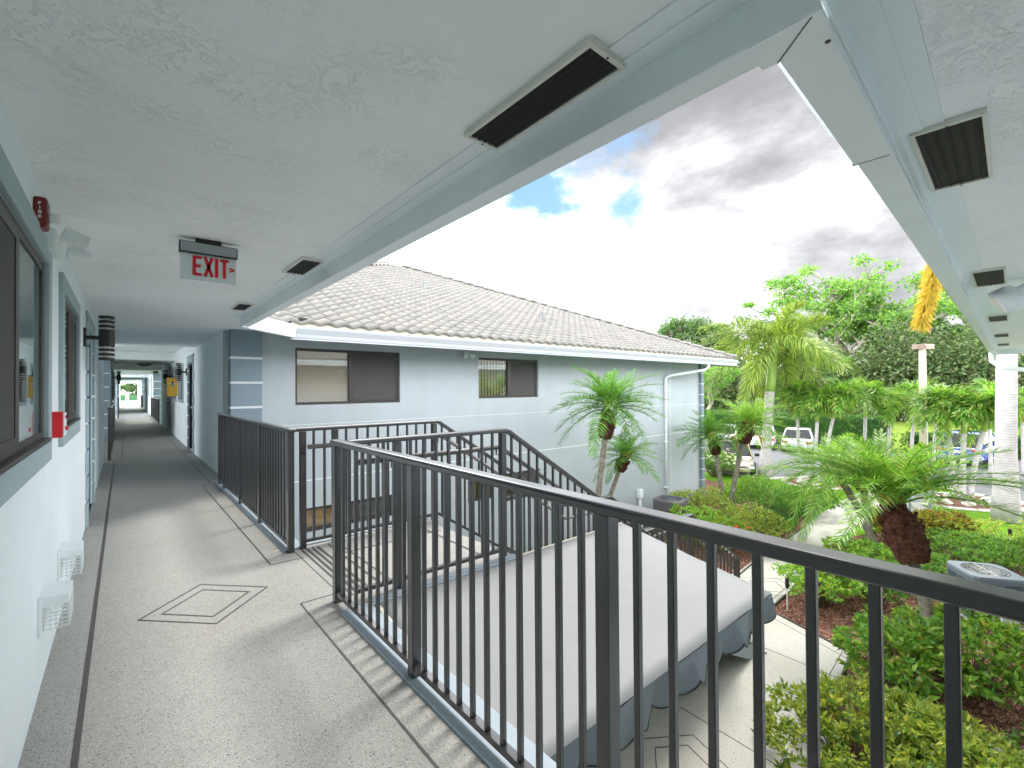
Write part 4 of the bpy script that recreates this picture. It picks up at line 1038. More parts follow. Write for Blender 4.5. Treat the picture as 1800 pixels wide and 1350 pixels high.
# ================================================================== GROUND
def sheet(name, pts, z, mat, th=0.0):
    m = MB(); 
    if th: m.prism([(p[0], p[1]) for p in pts], z-th, z)
    else: m.add([(p[0], p[1], z) for p in pts], [tuple(range(len(pts)))])
    return m.build(name, mat)
def P2(u, v): p = at(u, v); return (p.x, p.y)
g = MB(); g.add([(-600, -600, G-0.03), (900, -600, G-0.03), (900, 900, G-0.03), (-600, 900, G-0.03)], [(0, 1, 2, 3)])
struct(g.build('ground', M['field']))
lw = [(1.2, -14), (24.3, -14)] + [P2(1800, 889), P2(1700, 866), P2(1620, 853), P2(1560, 846), P2(1450, 838), P2(1340, 842)] + [(22.2, 9.5), (20.8, 12), (16.1, 22), (1.2, 22)]
struct(sheet('lawn', lw, G-0.012, M['grass']))
cx = MB(); cx.add([(-7, -3, G-0.02), (-60, -40, G-0.02), (-60, 120, G-0.02), (-0.3, 120, G-0.02), (-0.3, 12, G-0.02)], [(0, 1, 2, 3, 4)]); struct(cx.build('bounce_paving_left', M['patio']))  # pale paving put in place of lawn to bounce light into the corridor
# asphalt parking area and kerb
near = [(30, -40), (24.3, -14), P2(1800, 889), P2(1700, 866), P2(1620, 853), P2(1560, 846), P2(1450, 838), P2(1345, 842), (21.5, 11.5), (20.0, 14), (19, 24)]
far = [(30, 40), (33.5, 19), P2(1240, 774), P2(1400, 786), P2(1500, 797), (34.0, 6.2), (40, 1.5), (41, -6), (44, -40)]
struct(sheet('asphalt', near+far, G-0.022, M['asphalt']))
kb = MB()
for a, b in zip(near[:-1], near[1:]): kb.bar((a[0], a[1], G-0.0), (b[0], b[1], G-0.0), 0.18, 0.10)
struct(kb.build('kerb', M['kerb']))
kb = MB()
for a, b in zip(far[:-1], far[1:]): kb.bar((a[0], a[1], G+0.02), (b[0], b[1], G+0.02), 0.15, 0.13)
struct(kb.build('kerb_far', M['kerb']))
mk = MB()
for a, b, wd in ((P2(1598, 846), P2(1628, 812), 0.12), (P2(1768, 826), P2(1776, 806), 0.35), (P2(1240, 777), P2(1290, 800), 0.12), (P2(1880, 850), P2(1890, 812), 0.3)):
    mk.bar((a[0], a[1], G-0.016), (b[0], b[1], G-0.016), wd, 0.004)
struct(mk.build('parking_lines', M['roadpaint']))
ws = thing('wheel_stop', 'white concrete wheel stop by the hedge at the right edge', 'wheel stop', (*P2(1800, 804), G))
a, b = P2(1786, 803), P2(1860, 806); m = MB(); m.bar((a[0], a[1], G+0.06), (b[0], b[1], G+0.06), 0.16, 0.13); m.build('block', M['roadpaint'], ws, bevel=0.02)
# mulch beds, patio and path
bedR = [P2(1352, 1073), P2(1388, 1043), P2(1420, 1000), P2(1450, 968), P2(1500, 942), P2(1560, 935), P2(1660, 960), P2(1760, 965), P2(1850, 940), (22, -1), (22, -6), (5.4, -6), (5.4, 1.2), P2(1440, 1262), P2(1478, 1200), P2(1496, 1150)]
struct(sheet('mulch_bed_right', bedR, G-0.004, M['mulch']))
bedL = [P2(1300, 1012), P2(1340, 978), P2(1400, 938), P2(1430, 913), P2(1440, 905), (17.0, 7.6), (16.8, 8.25), (7.6, 8.25), (7.4, 5.5), P2(1220, 1010), P2(1290, 1016)]
struct(sheet('mulch_bed_left', bedL, G-0.003, M['mulch']))
bedF = [(16.2, 8.3), (19.2, 8.6), (20.2, 12.5), (16.2, 14)]
struct(sheet('mulch_bed_far', bedF, G-0.005, M['mulch']))
patio = [(1.2, -3), (5.3, -3), (5.35, 1.25), P2(1438, 1265), P2(1476, 1202), P2(1494, 1151), P2(1350, 1074), P2(1386, 1044), P2(1418, 1001), P2(1448, 968), P2(1500, 930), P2(1545, 893), P2(1560, 868), P2(1560, 850), P2(1500, 850), P2(1510, 866), P2(1478, 882), P2(1432, 911), P2(1400, 935), P2(1340, 975), P2(1296, 1008), (7.3, 5.5), (7.3, 8.3), (1.2, 8.3)]
pat = struct(sheet('patio', patio, G+0.02, M['patio'], 0.06))
pj = MB()
def gs(a, b, wd=0.012): pj.bar((a[0], a[1], G+0.0213), (b[0], b[1], G+0.0213), wd, 0.0026)
gs(P2(1196, 1246), P2(1378, 1356)); gs(P2(1310, 1127), P2(1482, 1198)); gs(P2(1340, 1400), P2(1485, 1140)); gs(P2(1352, 1050), P2(1250, 1150))
gs(P2(1320, 1090), P2(1352, 1060)); gs(P2(1352, 1060), P2(1470, 960)); gs(P2(1300, 985), P2(1400, 925)); gs(P2(1352, 1085), P2(1490, 1160)); gs(P2(1380, 960), P2(1455, 968)); gs(P2(1440, 920), P2(1505, 928))
for k in (1.0, 0.62):
    c = at(1192, 1345); 
    pts = [(c.x+dx*k, c.y+dy*k) for dx, dy in ((-0.5, 0.1), (0.0, 0.45), (0.5, 0.1), (0.3, -0.5), (-0.4, -0.4))]
    for i in range(5): gs(pts[i], pts[(i+1) % 5])
    c = at(1350, 1032); pts = [(c.x-0.55*k, c.y), (c.x, c.y+0.6*k), (c.x+0.55*k, c.y), (c.x, c.y-0.6*k)]
    for i in range(4): gs(pts[i], pts[(i+1) % 4])
pj.build('inlay_strips', M['inlay'], pat)
eg = MB()
for pl_ in (bedR[:4]+[], bedR[-5:], bedL[:5]):
    for a, b in zip(pl_[:-1], pl_[1:]): eg.bar((a[0], a[1], G+0.015), (b[0], b[1], G+0.015), 0.03, 0.05)
a, b = P2(1352, 1073), P2(1496, 1150); eg.bar((a[0], a[1], G+0.012), (b[0], b[1], G+0.012), 0.02, 0.03)
struct(eg.build('bed_edging', M['edging']))
# scattered bark chips so the beds are not flat
def chips(name, poly, n, z):
    xs = [p[0] for p in poly]; ys = [p[1] for p in poly]; V = []; F = []
    def inside(x, y):
        c = False; j = len(poly)-1
        for i in range(len(poly)):
            if (poly[i][1] > y) != (poly[j][1] > y) and x < (poly[j][0]-poly[i][0])*(y-poly[i][1])/(poly[j][1]-poly[i][1])+poly[i][0]: c = not c
            j = i
        return c
    k = 0
    while k < n:
        x, y = random.uniform(min(xs), max(xs)), random.uniform(min(ys), max(ys))
        if x > 17 or y < -2 or not inside(x, y): 
            if random.random() < 0.002: k += 1
            continue
        a = random.uniform(0, math.pi); L = random.uniform(0.02, 0.05); w_ = random.uniform(0.006, 0.016); ti = random.uniform(-0.012, 0.014)
        cx_, sx_ = math.cos(a), math.sin(a); b = len(V)
        V += [(x-cx_*L, y-sx_*L, z+0.004+max(0, -ti)), (x+sx_*w_, y-cx_*w_, z+0.014), (x+cx_*L, y+sx_*L, z+0.004+max(0, ti)), (x-sx_*w_, y+cx_*w_, z+0.008)]
        F.append((b, b+1, b+2, b+3)); k += 1
    o = fast_mesh(name, V, F, M['chip']); o['kind'] = 'stuff'; tag(o, 'loose red brown bark chips strewn over the planting bed', 'bark mulch'); return o
M['chip'] = leafmat('bark_chip', [(0.05, 0.022, 0.016), (0.12, 0.045, 0.03), (0.20, 0.085, 0.055), (0.30, 0.20, 0.14)], 0.0, 0.9, 0.1)
chips('bark_mulch', bedR, 9000, G)['label'] = 'loose red brown bark chips over the bed right of the path'
chips('bark_mulch', bedL, 3500, G)['label'] = 'loose red brown bark chips over the bed left of the path'
# ================================================================== PLANTS
def leaf_arrays(P, D, L, Wd, fold=0.25, rng=RNG):
    """P base points, D directions (n,3); returns verts and tri faces of folded rhombic leaves"""
    n = len(P); D = D/np.maximum(np.linalg.norm(D, axis=1, keepdims=True), 1e-6)
    rv = rng.normal(size=(n, 3)); rv[:, 2] += 0.0
    S = np.cross(D, rv); S /= np.maximum(np.linalg.norm(S, axis=1, keepdims=True), 1e-6)
    flip = np.cross(S, D); up = np.where(flip[:, 2:3] < 0, -1, 1); Nn = flip*up
    L = np.broadcast_to(L, (n,))[:, None]; Wd = np.broadcast_to(Wd, (n,))[:, None]
    b = P; mid = P+D*L*0.45; tip = P+D*L-Nn*L*0.12
    l = mid+S*Wd*0.5+Nn*Wd*fold; r = mid-S*Wd*0.5+Nn*Wd*fold
    V = np.stack([b, l, tip, r], 1).reshape(-1, 3)
    i = np.arange(n)[:, None]*4
    F = np.concatenate([i+np.array([[0, 2, 1]]), i+np.array([[0, 3, 2]])], 1).reshape(-1, 3)
    return V, F
def sphere_dirs(n, rng=RNG):
    v = rng.normal(size=(n, 3)); return v/np.linalg.norm(v, axis=1, keepdims=True)
def shrub_mesh(rx, ry, h, n_tips, per, L, Wd, lump=0.18, box=0.0, seed=1, upb=0.5, leg=0.10):
    rng = np.random.default_rng(seed)
    d = sphere_dirs(n_tips, rng); d[:, 2] = np.abs(d[:, 2])*1.0
    if box: d = np.sign(d)*np.abs(d)**(1-box)
    ph = rng.uniform(0, 6.28, 6); fr = rng.uniform(1.5, 4, 6)
    lumpf = 1+lump*(np.sin(d[:, 0]*fr[0]*2+ph[0])*np.sin(d[:, 1]*fr[1]*2+ph[1])+0.6*np.sin(d[:, 2]*fr[2]*3+ph[2]+d[:, 0]*4))
    rr = np.where(rng.random(n_tips) < 0.72, rng.uniform(0.86, 1.06, n_tips), rng.uniform(0.35, 0.9, n_tips))*lumpf
    T = d*rr[:, None]*np.array([rx, ry, h*0.55])[None]; T[:, 2] = T[:, 2]*1.0+h*0.42
    T[:, 2] = np.where(T[:, 2] < h*leg, h*leg+rng.random(n_tips)*0.35*h, T[:, 2])
    base = np.repeat(T, per, 0)+rng.normal(size=(n_tips*per, 3))*L*0.18
    out = np.repeat(d, per, 0)*0.55+sphere_dirs(n_tips*per, rng)*0.8; out[:, 2] += upb*0.6
    Ls = L*rng.uniform(0.65, 1.25, n_tips*per); Ws = Wd*rng.uniform(0.75, 1.2, n_tips*per)
    return leaf_arrays(base, out, Ls, Ws, 0.2, rng) + (T,)
shrub_cache = {}
def shrub(label, u, v, rx, ry, h, mat, n=700, per=7, L=0.075, Wd=0.035, rz=0.0, box=0.0, seed=None, group=None, stem=True, name='shrub', cat='shrub', pos_=None, lump=0.18, leg=0.10):
    seed = seed or int(u*7+v)
    p = at(u, v) if pos_ is None else Vector((*pos_, G))
    s = thing(name, label, cat, tuple(p), rz, group)
    V, F, T = shrub_mesh(rx, ry, h, n, per, L, Wd, lump, box, seed, 0.5, leg)
    fast_mesh('foliage', V, F, M[mat], s)
    if stem:
        m = MB(); rng = np.random.default_rng(seed+5)
        idx = rng.choice(len(T), min(len(T), 70), replace=False)
        for i in idx:
            t = T[i]*0.93; b0 = (t[0]*0.18, t[1]*0.18, 0.0)
            m.tube([b0, (t[0]*0.45+rng.normal()*0.03, t[1]*0.45+rng.normal()*0.03, t[2]*0.45), tuple(t)], [0.011, 0.008, 0.003], 4, cap=False)
        m.build('stem', M['twig'], s, local=True)
    return s
M['twig'] = bark('brown_twig', (0.10, 0.075, 0.05), (0.20, 0.16, 0.11), 30)
LG = lambda *c: [tuple(x) for x in c]
M['leaf_green'] = leafmat('green_leaf', LG((0.04, 0.13, 0.022), (0.09, 0.26, 0.04), (0.15, 0.38, 0.05), (0.28, 0.50, 0.07), (0.07, 0.20, 0.04), (0.36, 0.48, 0.08)))
M['leaf_bright'] = leafmat('bright_leaf', LG((0.07, 0.22, 0.03), (0.17, 0.42, 0.05), (0.30, 0.56, 0.06), (0.45, 0.64, 0.08), (0.11, 0.30, 0.04), (0.5, 0.45, 0.08)))
M['leaf_dark'] = leafmat('dark_leaf', LG((0.015, 0.055, 0.018), (0.03, 0.11, 0.03), (0.06, 0.17, 0.04), (0.04, 0.12, 0.025)))
M['leaf_yellow'] = leafmat('variegated_leaf', LG((0.08, 0.20, 0.04), (0.52, 0.58, 0.06), (0.18, 0.36, 0.06), (0.72, 0.70, 0.10), (0.10, 0.28, 0.10), (0.60, 0.65, 0.14)))
M['leaf_croton'] = leafmat('croton_leaf', LG((0.05, 0.12, 0.01), (0.45, 0.42, 0.02), (0.10, 0.02, 0.015), (0.16, 0.28, 0.02), (0.50, 0.22, 0.02), (0.04, 0.02, 0.015), (0.30, 0.42, 0.02)))
M['leaf_juniper'] = leafmat('fine_green_leaf', LG((0.02, 0.10, 0.02), (0.05, 0.22, 0.03), (0.10, 0.32, 0.04)))
M['leaf_tree'] = leafmat('tree_leaf', LG((0.045, 0.14, 0.025), (0.10, 0.27, 0.04), (0.18, 0.38, 0.05), (0.27, 0.44, 0.08), (0.07, 0.20, 0.04)), 0.5)
M['leaf_tree2'] = leafmat('dark_tree_leaf', LG((0.025, 0.07, 0.022), (0.06, 0.15, 0.04), (0.10, 0.21, 0.05), (0.16, 0.24, 0.07)), 0.4)
M['leaf_hedge'] = leafmat('hedge_leaf', LG((0.02, 0.075, 0.012), (0.05, 0.15, 0.02), (0.09, 0.22, 0.03)))
M['frond'] = leafmat('palm_frond', LG((0.05, 0.17, 0.03), (0.09, 0.27, 0.04), (0.16, 0.38, 0.05), (0.25, 0.45, 0.07)), 0.45, 0.35)
M['frond_olive'] = leafmat('olive_frond', LG((0.10, 0.19, 0.03), (0.19, 0.31, 0.04), (0.30, 0.40, 0.06), (0.40, 0.44, 0.08)), 0.45, 0.35)
M['frond_bright'] = leafmat('bright_frond', LG((0.06, 0.20, 0.02), (0.12, 0.32, 0.03), (0.20, 0.42, 0.05), (0.30, 0.48, 0.08), (0.40, 0.42, 0.12)), 0.5, 0.35)
M['frond_yellow'] = leafmat('yellowed_frond', LG((0.55, 0.38, 0.03), (0.65, 0.45, 0.03), (0.45, 0.42, 0.05), (0.60, 0.30, 0.03)), 0.4)
M['frond_dead'] = leafmat('orange_dead_frond', LG((0.50, 0.26, 0.04), (0.62, 0.36, 0.08), (0.38, 0.16, 0.04)), 0.3)
M['petiole'] = leafmat('orange_green_petiole', [(0.30, 0.36, 0.05), (0.55, 0.36, 0.04), (0.50, 0.24, 0.03), (0.22, 0.36, 0.06)], 0.2)
M['boot'] = bark('red_brown_palm_boots', (0.035, 0.014, 0.010), (0.16, 0.060, 0.035), 18, 14, 1.0)
M['palmtrunk'] = bark('grey_palm_trunk', (0.16, 0.14, 0.11), (0.34, 0.31, 0.25), 14, 12, 0.6)
M['palmgrey'] = bark('smooth_grey_palm_trunk', (0.38, 0.36, 0.36), (0.50, 0.48, 0.48), 5, 4, 0.12)
M['crownshaft'] = speckmat('green_crownshaft', (0.26, 0.40, 0.08), 0.12, 6, 0.45)
M['treebark'] = bark('grey_tree_bark', (0.20, 0.18, 0.15), (0.40, 0.37, 0.32), 5, 0, 0.5)
def frond_mesh(name, mat, L=1.3, n=46, leafL=0.34, leafW=0.018, droop=0.9, plum=0.3, seed=1, fall=0.35, rise=0.0, t0=0.14):
    """one pinnate palm frond along +X, arching down; leaflets with two bends"""
    rng = np.random.default_rng(seed); V = []; F = []
    def rach(t): return np.array([L*(t-0.12*droop*t*t), 0.0, L*(rise*t-0.48*droop*t*t)])
    ts = np.linspace(0.0, 1, 12); m = MB(); m.tube([tuple(rach(t)) for t in ts], [0.012*(L/1.3)*(1-0.85*t)+0.002 for t in ts], 5, cap=False)
    V = [np.array(m.v)]; F = [np.array(m.f)]
    b = len(m.v)
    for i in range(n):
        t = t0+(1-t0)*(i+0.5)/n
        p = rach(t); tg = rach(min(t+0.02, 1.02))-rach(t-0.02); tg /= np.linalg.norm(tg)
        for sg in (-1, 1):
            ll = leafL*(0.55+0.9*math.sin(math.pi*min(1, (t*0.86+0.12))))*rng.uniform(0.85, 1.1)*0.8
            sw = 0.45+0.55*t
            side = np.array([0, sg, 0.0]); upv = np.cross(tg, side)*sg; upv = upv/np.linalg.norm(upv)
            if upv[2] < 0: upv = -upv
            ang = rng.normal(0.25, plum)
            d = tg*sw+side*math.cos(ang)*(1.1-0.4*t)+upv*math.sin(ang); d /= np.linalg.norm(d)
            p1 = p+d*ll*0.5; d2 = d+np.array([0, 0, -fall-0.2*rng.random()]); d2 /= np.linalg.norm(d2); p2 = p1+d2*ll*0.5
            wv = np.cross(d, upv); wv /= max(1e-6, np.linalg.norm(wv)); w_ = leafW*0.5
            V.append(np.stack([p-wv*w_*0.7, p+wv*w_*0.7, p1+wv*w_, p1-wv*w_, p2]))
            F.append(np.array([[b, b+1, b+2, b+3], [b+3, b+2, b+4, b+4]])); b += 5
    V = np.concatenate(V)
    quads = np.concatenate([f for f in F])
    q1 = quads[quads[:, 2] != quads[:, 3]]; q2 = quads[quads[:, 2] == quads[:, 3]][:, :3]
    me = bpy.data.meshes.new(name); me.from_pydata([tuple(x) for x in V], [], [tuple(x) for x in q1]+[tuple(x) for x in q2]); me.materials.append(M[mat]); me.update()
    return me
FR = {}
def fronds(kind, **kw):
    if kind not in FR: FR[kind] = [frond_mesh('frond', seed=s, **{**kw, 'L': kw['L']*(0.92+0.06*s), 'droop': kw['droop']*(0.75+0.22*s)}) for s in range(4)]
    return FR[kind]
def palm(label, base, crown, kind, nf, L, trunk_r, boot=None, mat='frond', leafL=0.34, leafW=0.018, n=46, droop=0.9, el=(-15, 80), tmat='palmtrunk', shaft=0.0, bend=0.0, plum=0.3, fall=0.35, group=None, seed=1, scale=1.0, dead=0, t0=0.14, name='palm_tree', bootr=None, yellow=0, azr=None, cat='palm tree'):
    rng = random.Random(seed); base = Vector(base); crown = Vector(crown)
    th = thing(name, label, cat, tuple(base), 0, group)
    c = crown-base; side = Vector((c.y, -c.x, 0)); side = side.normalized() if side.length > 0.02 else Vector((1, 0, 0))
    pts = []; rad = []; NN = 14
    for i in range(NN+1):
        t = i/NN; p = c*t+side*bend*math.sin(math.pi*t)+Vector((c.x, c.y, 0))*(t*t-t)*0.5
        pts.append(p); rad.append(trunk_r*(1.25-0.35*min(1, t*5))*(1-0.12*t))
    m = MB(); k = NN+1 if not shaft else NN-int(NN*shaft)
    m.tube(pts[:k+1], rad[:k+1], 14); m.build('trunk', M[tmat], th, local=True, smooth=True)
    if shaft:
        m = MB(); q = pts[k-1:]; m.tube(q, [rad[k-1]*1.05]+[rad[k-1]*(1.12-0.5*j/len(q)) for j in range(1, len(q))], 12); m.build('crownshaft', M['crownshaft'], th, local=True, smooth=True)
    if boot:
        m = MB(); nb = 13; bl_ = boot; d = (pts[-1]-pts[-3]).normalized(); br = bootr or trunk_r*2.3
        q = [pts[-1]-d*bl_*(1-j/(nb-1)) for j in range(nb)]
        # follow the trunk curve
        m.tube(q, [br*(0.52+0.48*math.sin(math.pi*min(1, 0.12+0.95*j/(nb-1)))**0.8)*(1+0.05*(j % 2)) for j in range(nb)], 16)
        # ragged leaf bases all over the boots
        for j in range(int(70)):
            f = rng.random(); a = rng.uniform(0, 6.283); rr = br*(0.52+0.48*math.sin(math.pi*min(1, 0.12+0.95*f))**0.8)
            ax = d.orthogonal().normalized(); ay = d.cross(ax); o = ax*math.cos(a)+ay*math.sin(a); p = pts[-1]-d*bl_*(1-f)+o*rr*0.93
            m.bar(p, p+(o*0.5+d*1.0).normalized()*br*0.55, br*0.22, br*0.09, up=tuple(o))
        m.build('boot_collar', M['boot'], th, local=True)
        m = MB()
        for j in range(16):
            a = j*2.4; o = ax*math.cos(a)+ay*math.sin(a); p = pts[-1]-d*0.05+o*br*0.45; tp_ = p+(d*1.0+o*rng.uniform(0.25, 0.6)).normalized()*rng.uniform(0.22, 0.36)*(L/1.3)*scale
            sd_ = d.cross(o)*0.035; m.add([p-sd_, p+sd_, tp_+sd_*0.35, tp_-sd_*0.35, p+o*0.02], [(0, 1, 2, 3), (0, 4, 3), (1, 2, 4)])
        m.build('petiole', M['petiole'], th, local=True)
    ms = fronds(kind, mat=mat, L=L, n=n, leafL=leafL, leafW=leafW, droop=droop, plum=plum, fall=fall, t0=t0)
    ga = 2.39996
    for i in range(nf):
        f = (i+0.5)/nf; e = el[0]+(el[1]-el[0])*f**0.9; az = i*ga+rng.uniform(-0.2, 0.2)
        if azr is not None: az = R(rng.uniform(*azr))
        o = bpy.data.objects.new('frond', ms[rng.randrange(4)]); col.objects.link(o); o.parent = th
        o.location = tuple(pts[-1]+Vector((math.cos(az)*trunk_r*0.5, math.sin(az)*trunk_r*0.5, -0.06*(1-f))))
        o.rotation_euler = Euler((rng.uniform(-0.35, 0.35), -R(e), az), 'XYZ'); s_ = scale*rng.uniform(0.85, 1.1)*(1.0-0.25*f)
        o.scale = (s_, s_, s_)
    return th
# ------------------------------------------------------------------ palms
def up_at(u, v, p):
    """height of the photograph pixel row v above the ground point p (a point at p's distance)"""
    d = RM @ Vector((u-900, -(v-675), -FPX)); t = (p[0]**2+p[1]**2)**0.5/(d.x**2+d.y**2)**0.5
    return Vector((d.x*t, d.y*t, H+d.z*t))
def palm_at(label, bu, bv, cu, cv_, kind, nf, L, tr, base=None, **kw):
    b = at(bu, bv) if base is None else Vector((*base, G)); c = up_at(cu, cv_, b)
    return palm(label, b, c, kind, nf, L, tr, **kw)
dp = dict(boot=0.75, mat='frond', leafL=0.30, leafW=0.016, n=44, droop=0.85, el=(-12, 80), seed=3, group='feathery date palms in the court')
palm_at('tall date palm against the pale wall, with a swollen red brown collar', 0, 0, 1072, 712, 'date', 44, 1.28, 0.075, base=(7.9, 6.6), bend=0.12, bootr=0.17, **dp)
palm_at('short date palm against the pale wall beside the taller one', 0, 0, 1100, 800, 'date', 30, 1.05, 0.06, base=(8.75, 7.2), bend=0.08, bootr=0.14, **{**dp, 'boot': 0.42, 'seed': 5, 'scale': 0.72})
palm_at('left palm of the leaning pair by the corner of the court building', 1272, 905, 1252, 765, 'date', 34, 1.2, 0.08, bend=0.03, bootr=0.17, **{**dp, 'boot': 0.62, 'seed': 7, 'scale': 0.95})
palm_at('right, brighter palm of the leaning pair by the corner of the court building', 1283, 908, 1316, 745, 'bright', 40, 1.35, 0.085, bend=-0.12, bootr=0.20, **{**dp, 'boot': 0.62, 'mat': 'frond_bright', 'seed': 8, 'scale': 1.02})
palm_at('big leaning date palm in the right bed, with a fat fibrous collar', 1652, 1185, 1570, 882, 'datebig', 46, 1.75, 0.085, bend=-0.16, bootr=0.225, t0=0.22, **{**dp, 'boot': 0.85, 'leafL': 0.34, 'leafW': 0.018, 'n': 60, 'seed': 9, 'mat': 'frond_bright', 'el': (40, 88), 'scale': 0.90, 'droop': 1.35})
palm_at('slender palm leaning left behind the big one, by the path', 1540, 972, 1462, 822, 'datebig', 34, 1.4, 0.095, bend=0.05, bootr=0.15, **{**dp, 'boot': 0.4, 'seed': 10, 'scale': 1.0})
palm_at('upright slender palm behind the big one, by the path', 1532, 975, 1512, 835, 'bright', 30, 1.35, 0.09, bend=0.05, bootr=0.15, **{**dp, 'boot': 0.4, 'seed': 11, 'mat': 'frond_bright'})
# orange dead fronds hang on the collar of the bright palm
def dead_leaves(label, u, v, base, n=9):
    b = Vector((*base, G)); c = up_at(u, v, b)
    th = thing('dead_frond_cluster', label, 'dead fronds', tuple(c)); m = MB(); rg = random.Random(4)
    for k in range(n):
        a = rg.uniform(0, 6.28); o = Vector((math.cos(a), math.sin(a), 0)); p = o*0.15; pts = [p, p+o*0.22+Vector((0, 0, -0.12)), p+o*0.3+Vector((0, 0, -0.5))]
        s = o.cross(Vector((0, 0, 1)))*0.05
        m.add([pts[0]-s*.4, pts[0]+s*.4, pts[1]+s*1.4, pts[1]-s*1.4, pts[2]], [(0, 1, 2, 3), (3, 2, 4)])
    m.build('leaf_blade', M['frond_dead'], th, local=True)
pb = at(1283, 908); dead_leaves('orange dead leaf bases hanging round the bright palm collar', 1318, 762, (pb.x, pb.y))
pb = at(1652, 1185)
# foxtail palm
palm_at('large foxtail palm with bushy drooping yellow green fronds behind the court', 1345, 838, 1362, 604, 'fox', 21, 3.1, 0.24, mat='frond_olive', leafL=0.85, leafW=0.045, n=120, droop=1.5, el=(-38, 78), tmat='palmgrey', shaft=0.30, plum=1.0, fall=0.5, bend=0.0, seed=12)
# tall royal palm at the right edge, its crown above the soffit
palm_at('tall smooth grey royal palm trunk at the right edge of the lawn', 1768, 915, 1775, 360, 'royal', 8, 2.6, 0.27, mat='frond_olive', leafL=0.5, leafW=0.03, n=60, droop=1.3, el=(20, 75), tmat='palmgrey', shaft=0.16, plum=0.9, fall=0.5, seed=13)
rb = at(1768, 915); hp = up_at(1700, 430, rb)
hf = thing('hanging_frond', 'bushy golden yellow palm frond hanging below the right-hand eave', 'palm frond', tuple(hp))
def hanging():
    rng = np.random.default_rng(3); m = MB(); a = Vector((0, 0, 0)); pts = []
    e = up_at(1618, 572, rb)-hp; s0 = up_at(1650, 455, rb)-hp
    for i in range(13):
        t = i/12; q = a.lerp(s0, min(1, t*2.2)) if t < 0.45 else s0.lerp(e, (t-0.45)/0.55)
        pts.append(q)
    m.tube([tuple(p) for p in pts], [0.02*(1-0.7*i/12) for i in range(13)], 5, cap=False); m.build('rachis', M['frond_yellow'], hf, local=True)
    n = 1500; t = rng.uniform(0.15, 1, n); P = np.array([tuple(pts[int(x*11.99)].lerp(pts[int(x*11.99)+1], x*11.99-int(x*11.99))) for x in t])
    ax = np.array(tuple((e-s0).normalized())); D = sphere_dirs(n, rng); D = D-ax*(D@ax)[:, None]*0.6+ax*0.75
    V, F = leaf_arrays(P, D, 0.55*(1-0.3*t), 0.03, 0.1, rng)
    fast_mesh('leaflets', V, F, M['frond_yellow'], hf)
hanging()
# triple christmas palm in a ring of stones and its neighbours behind
def ring(label, c, rx, ry, rot=0.0, seed=2):
    th = thing('stone_ring', label, 'planting ring', (c.x, c.y, G), rot)
    rg = random.Random(seed)
    m = MB(); n = 40
    vs = [(math.cos(2*math.pi*i/n)*rx*f, math.sin(2*math.pi*i/n)*ry*f, z) for f, z in ((1.0, 0.0), (1.0, 0.05), (0.88, 0.05), (0.88, 0.0)) for i in range(n)]
    m.add(vs, [(r_*n+i, r_*n+(i+1) % n, (r_+1)*n+(i+1) % n, (r_+1)*n+i) for r_ in range(3) for i in range(n)]); m.build('kerb_ring', M['kerb'], th, local=True)
    m = MB(); m.add([(math.cos(2*math.pi*i/n)*rx*0.88, math.sin(2*math.pi*i/n)*ry*0.88, 0.012) for i in range(n)], [tuple(range(n))]); m.build('mulch', M['mulch'], th, local=True)
    for k in range(9):
        a = k/9*6.283; bm = bmesh.new(); bmesh.ops.create_icosphere(bm, subdivisions=2, radius=1)
        for v_ in bm.verts: v_.co = Vector((v_.co.x*rg.uniform(0.85, 1.1)*0.2, v_.co.y*rg.uniform(0.85, 1.1)*0.14, v_.co.z*0.12*rg.uniform(0.8, 1.1)))
        me = bpy.data.meshes.new('rock'); bm.to_mesh(me); bm.free(); me.materials.append(M['rock']); o = bpy.data.objects.new('rock', me); col.objects.link(o); o.parent = th
        o.location = (math.cos(a)*rx*0.45, math.sin(a)*ry*0.45, 0.05); o.rotation_euler = (0, 0, rg.uniform(0, 3))
    return th
rc = at(1692, 882); ring('oval stone ring with white rocks around three slim palm trunks on the lawn', rc, 1.35, 1.9, R(45), 2)
rc2 = at(1432, 850); ring('stone ring half hidden behind the big palm, near the path', rc2, 1.2, 1.2, 0, 3)
ck = dict(mat='frond_bright', leafL=0.55, leafW=0.065, n=32, droop=2.1, el=(2, 84), tmat='palmgrey', plum=0.8, fall=0.9, group='slim christmas palms on the lawn')
for i, (bu, bv, cu, cv_, lab) in enumerate(((1684, 878, 1652, 705, 'left, leaning trunk of the triple christmas palm in the stone ring'), (1692, 880, 1696, 715, 'middle, straight trunk of the triple christmas palm in the stone ring'), (1704, 880, 1746, 708, 'right, leaning trunk of the triple christmas palm in the stone ring'))):
    palm_at(lab, bu, bv, cu, cv_, 'xmas', 18, 0.98, 0.095, shaft=0.26, seed=20+i, **ck)
more = [(1432, 846, 1440, 700), (1445, 846, 1478, 690), (1560, 835, 1568, 705), (1600, 832, 1612, 690), (1520, 840, 1522, 690), (1640, 828, 1650, 700), (1742, 838, 1738, 690), (1800, 836, 1796, 700), (1405, 838, 1400, 690)]
labs = ['christmas palm in the ring half hidden by the big palm', 'leaning christmas palm just right of the half hidden ring', 'christmas palm between the big palm crown and the lamp post', 'christmas palm just left of the lamp post', 'christmas palm above the big date palm crown', 'christmas palm just right of the lamp post', 'christmas palm behind the triple palm by the hedge', 'christmas palm at the right photo edge', 'christmas palm right of the foxtail palm']
for i, (a, lab) in enumerate(zip(more, labs)): palm_at(lab, *a, 'xmas', 17, 1.05, 0.08, shaft=0.26, seed=40+i, **ck)
# ------------------------------------------------------------------ shrubs
sg = 'shrubs in the planting beds'
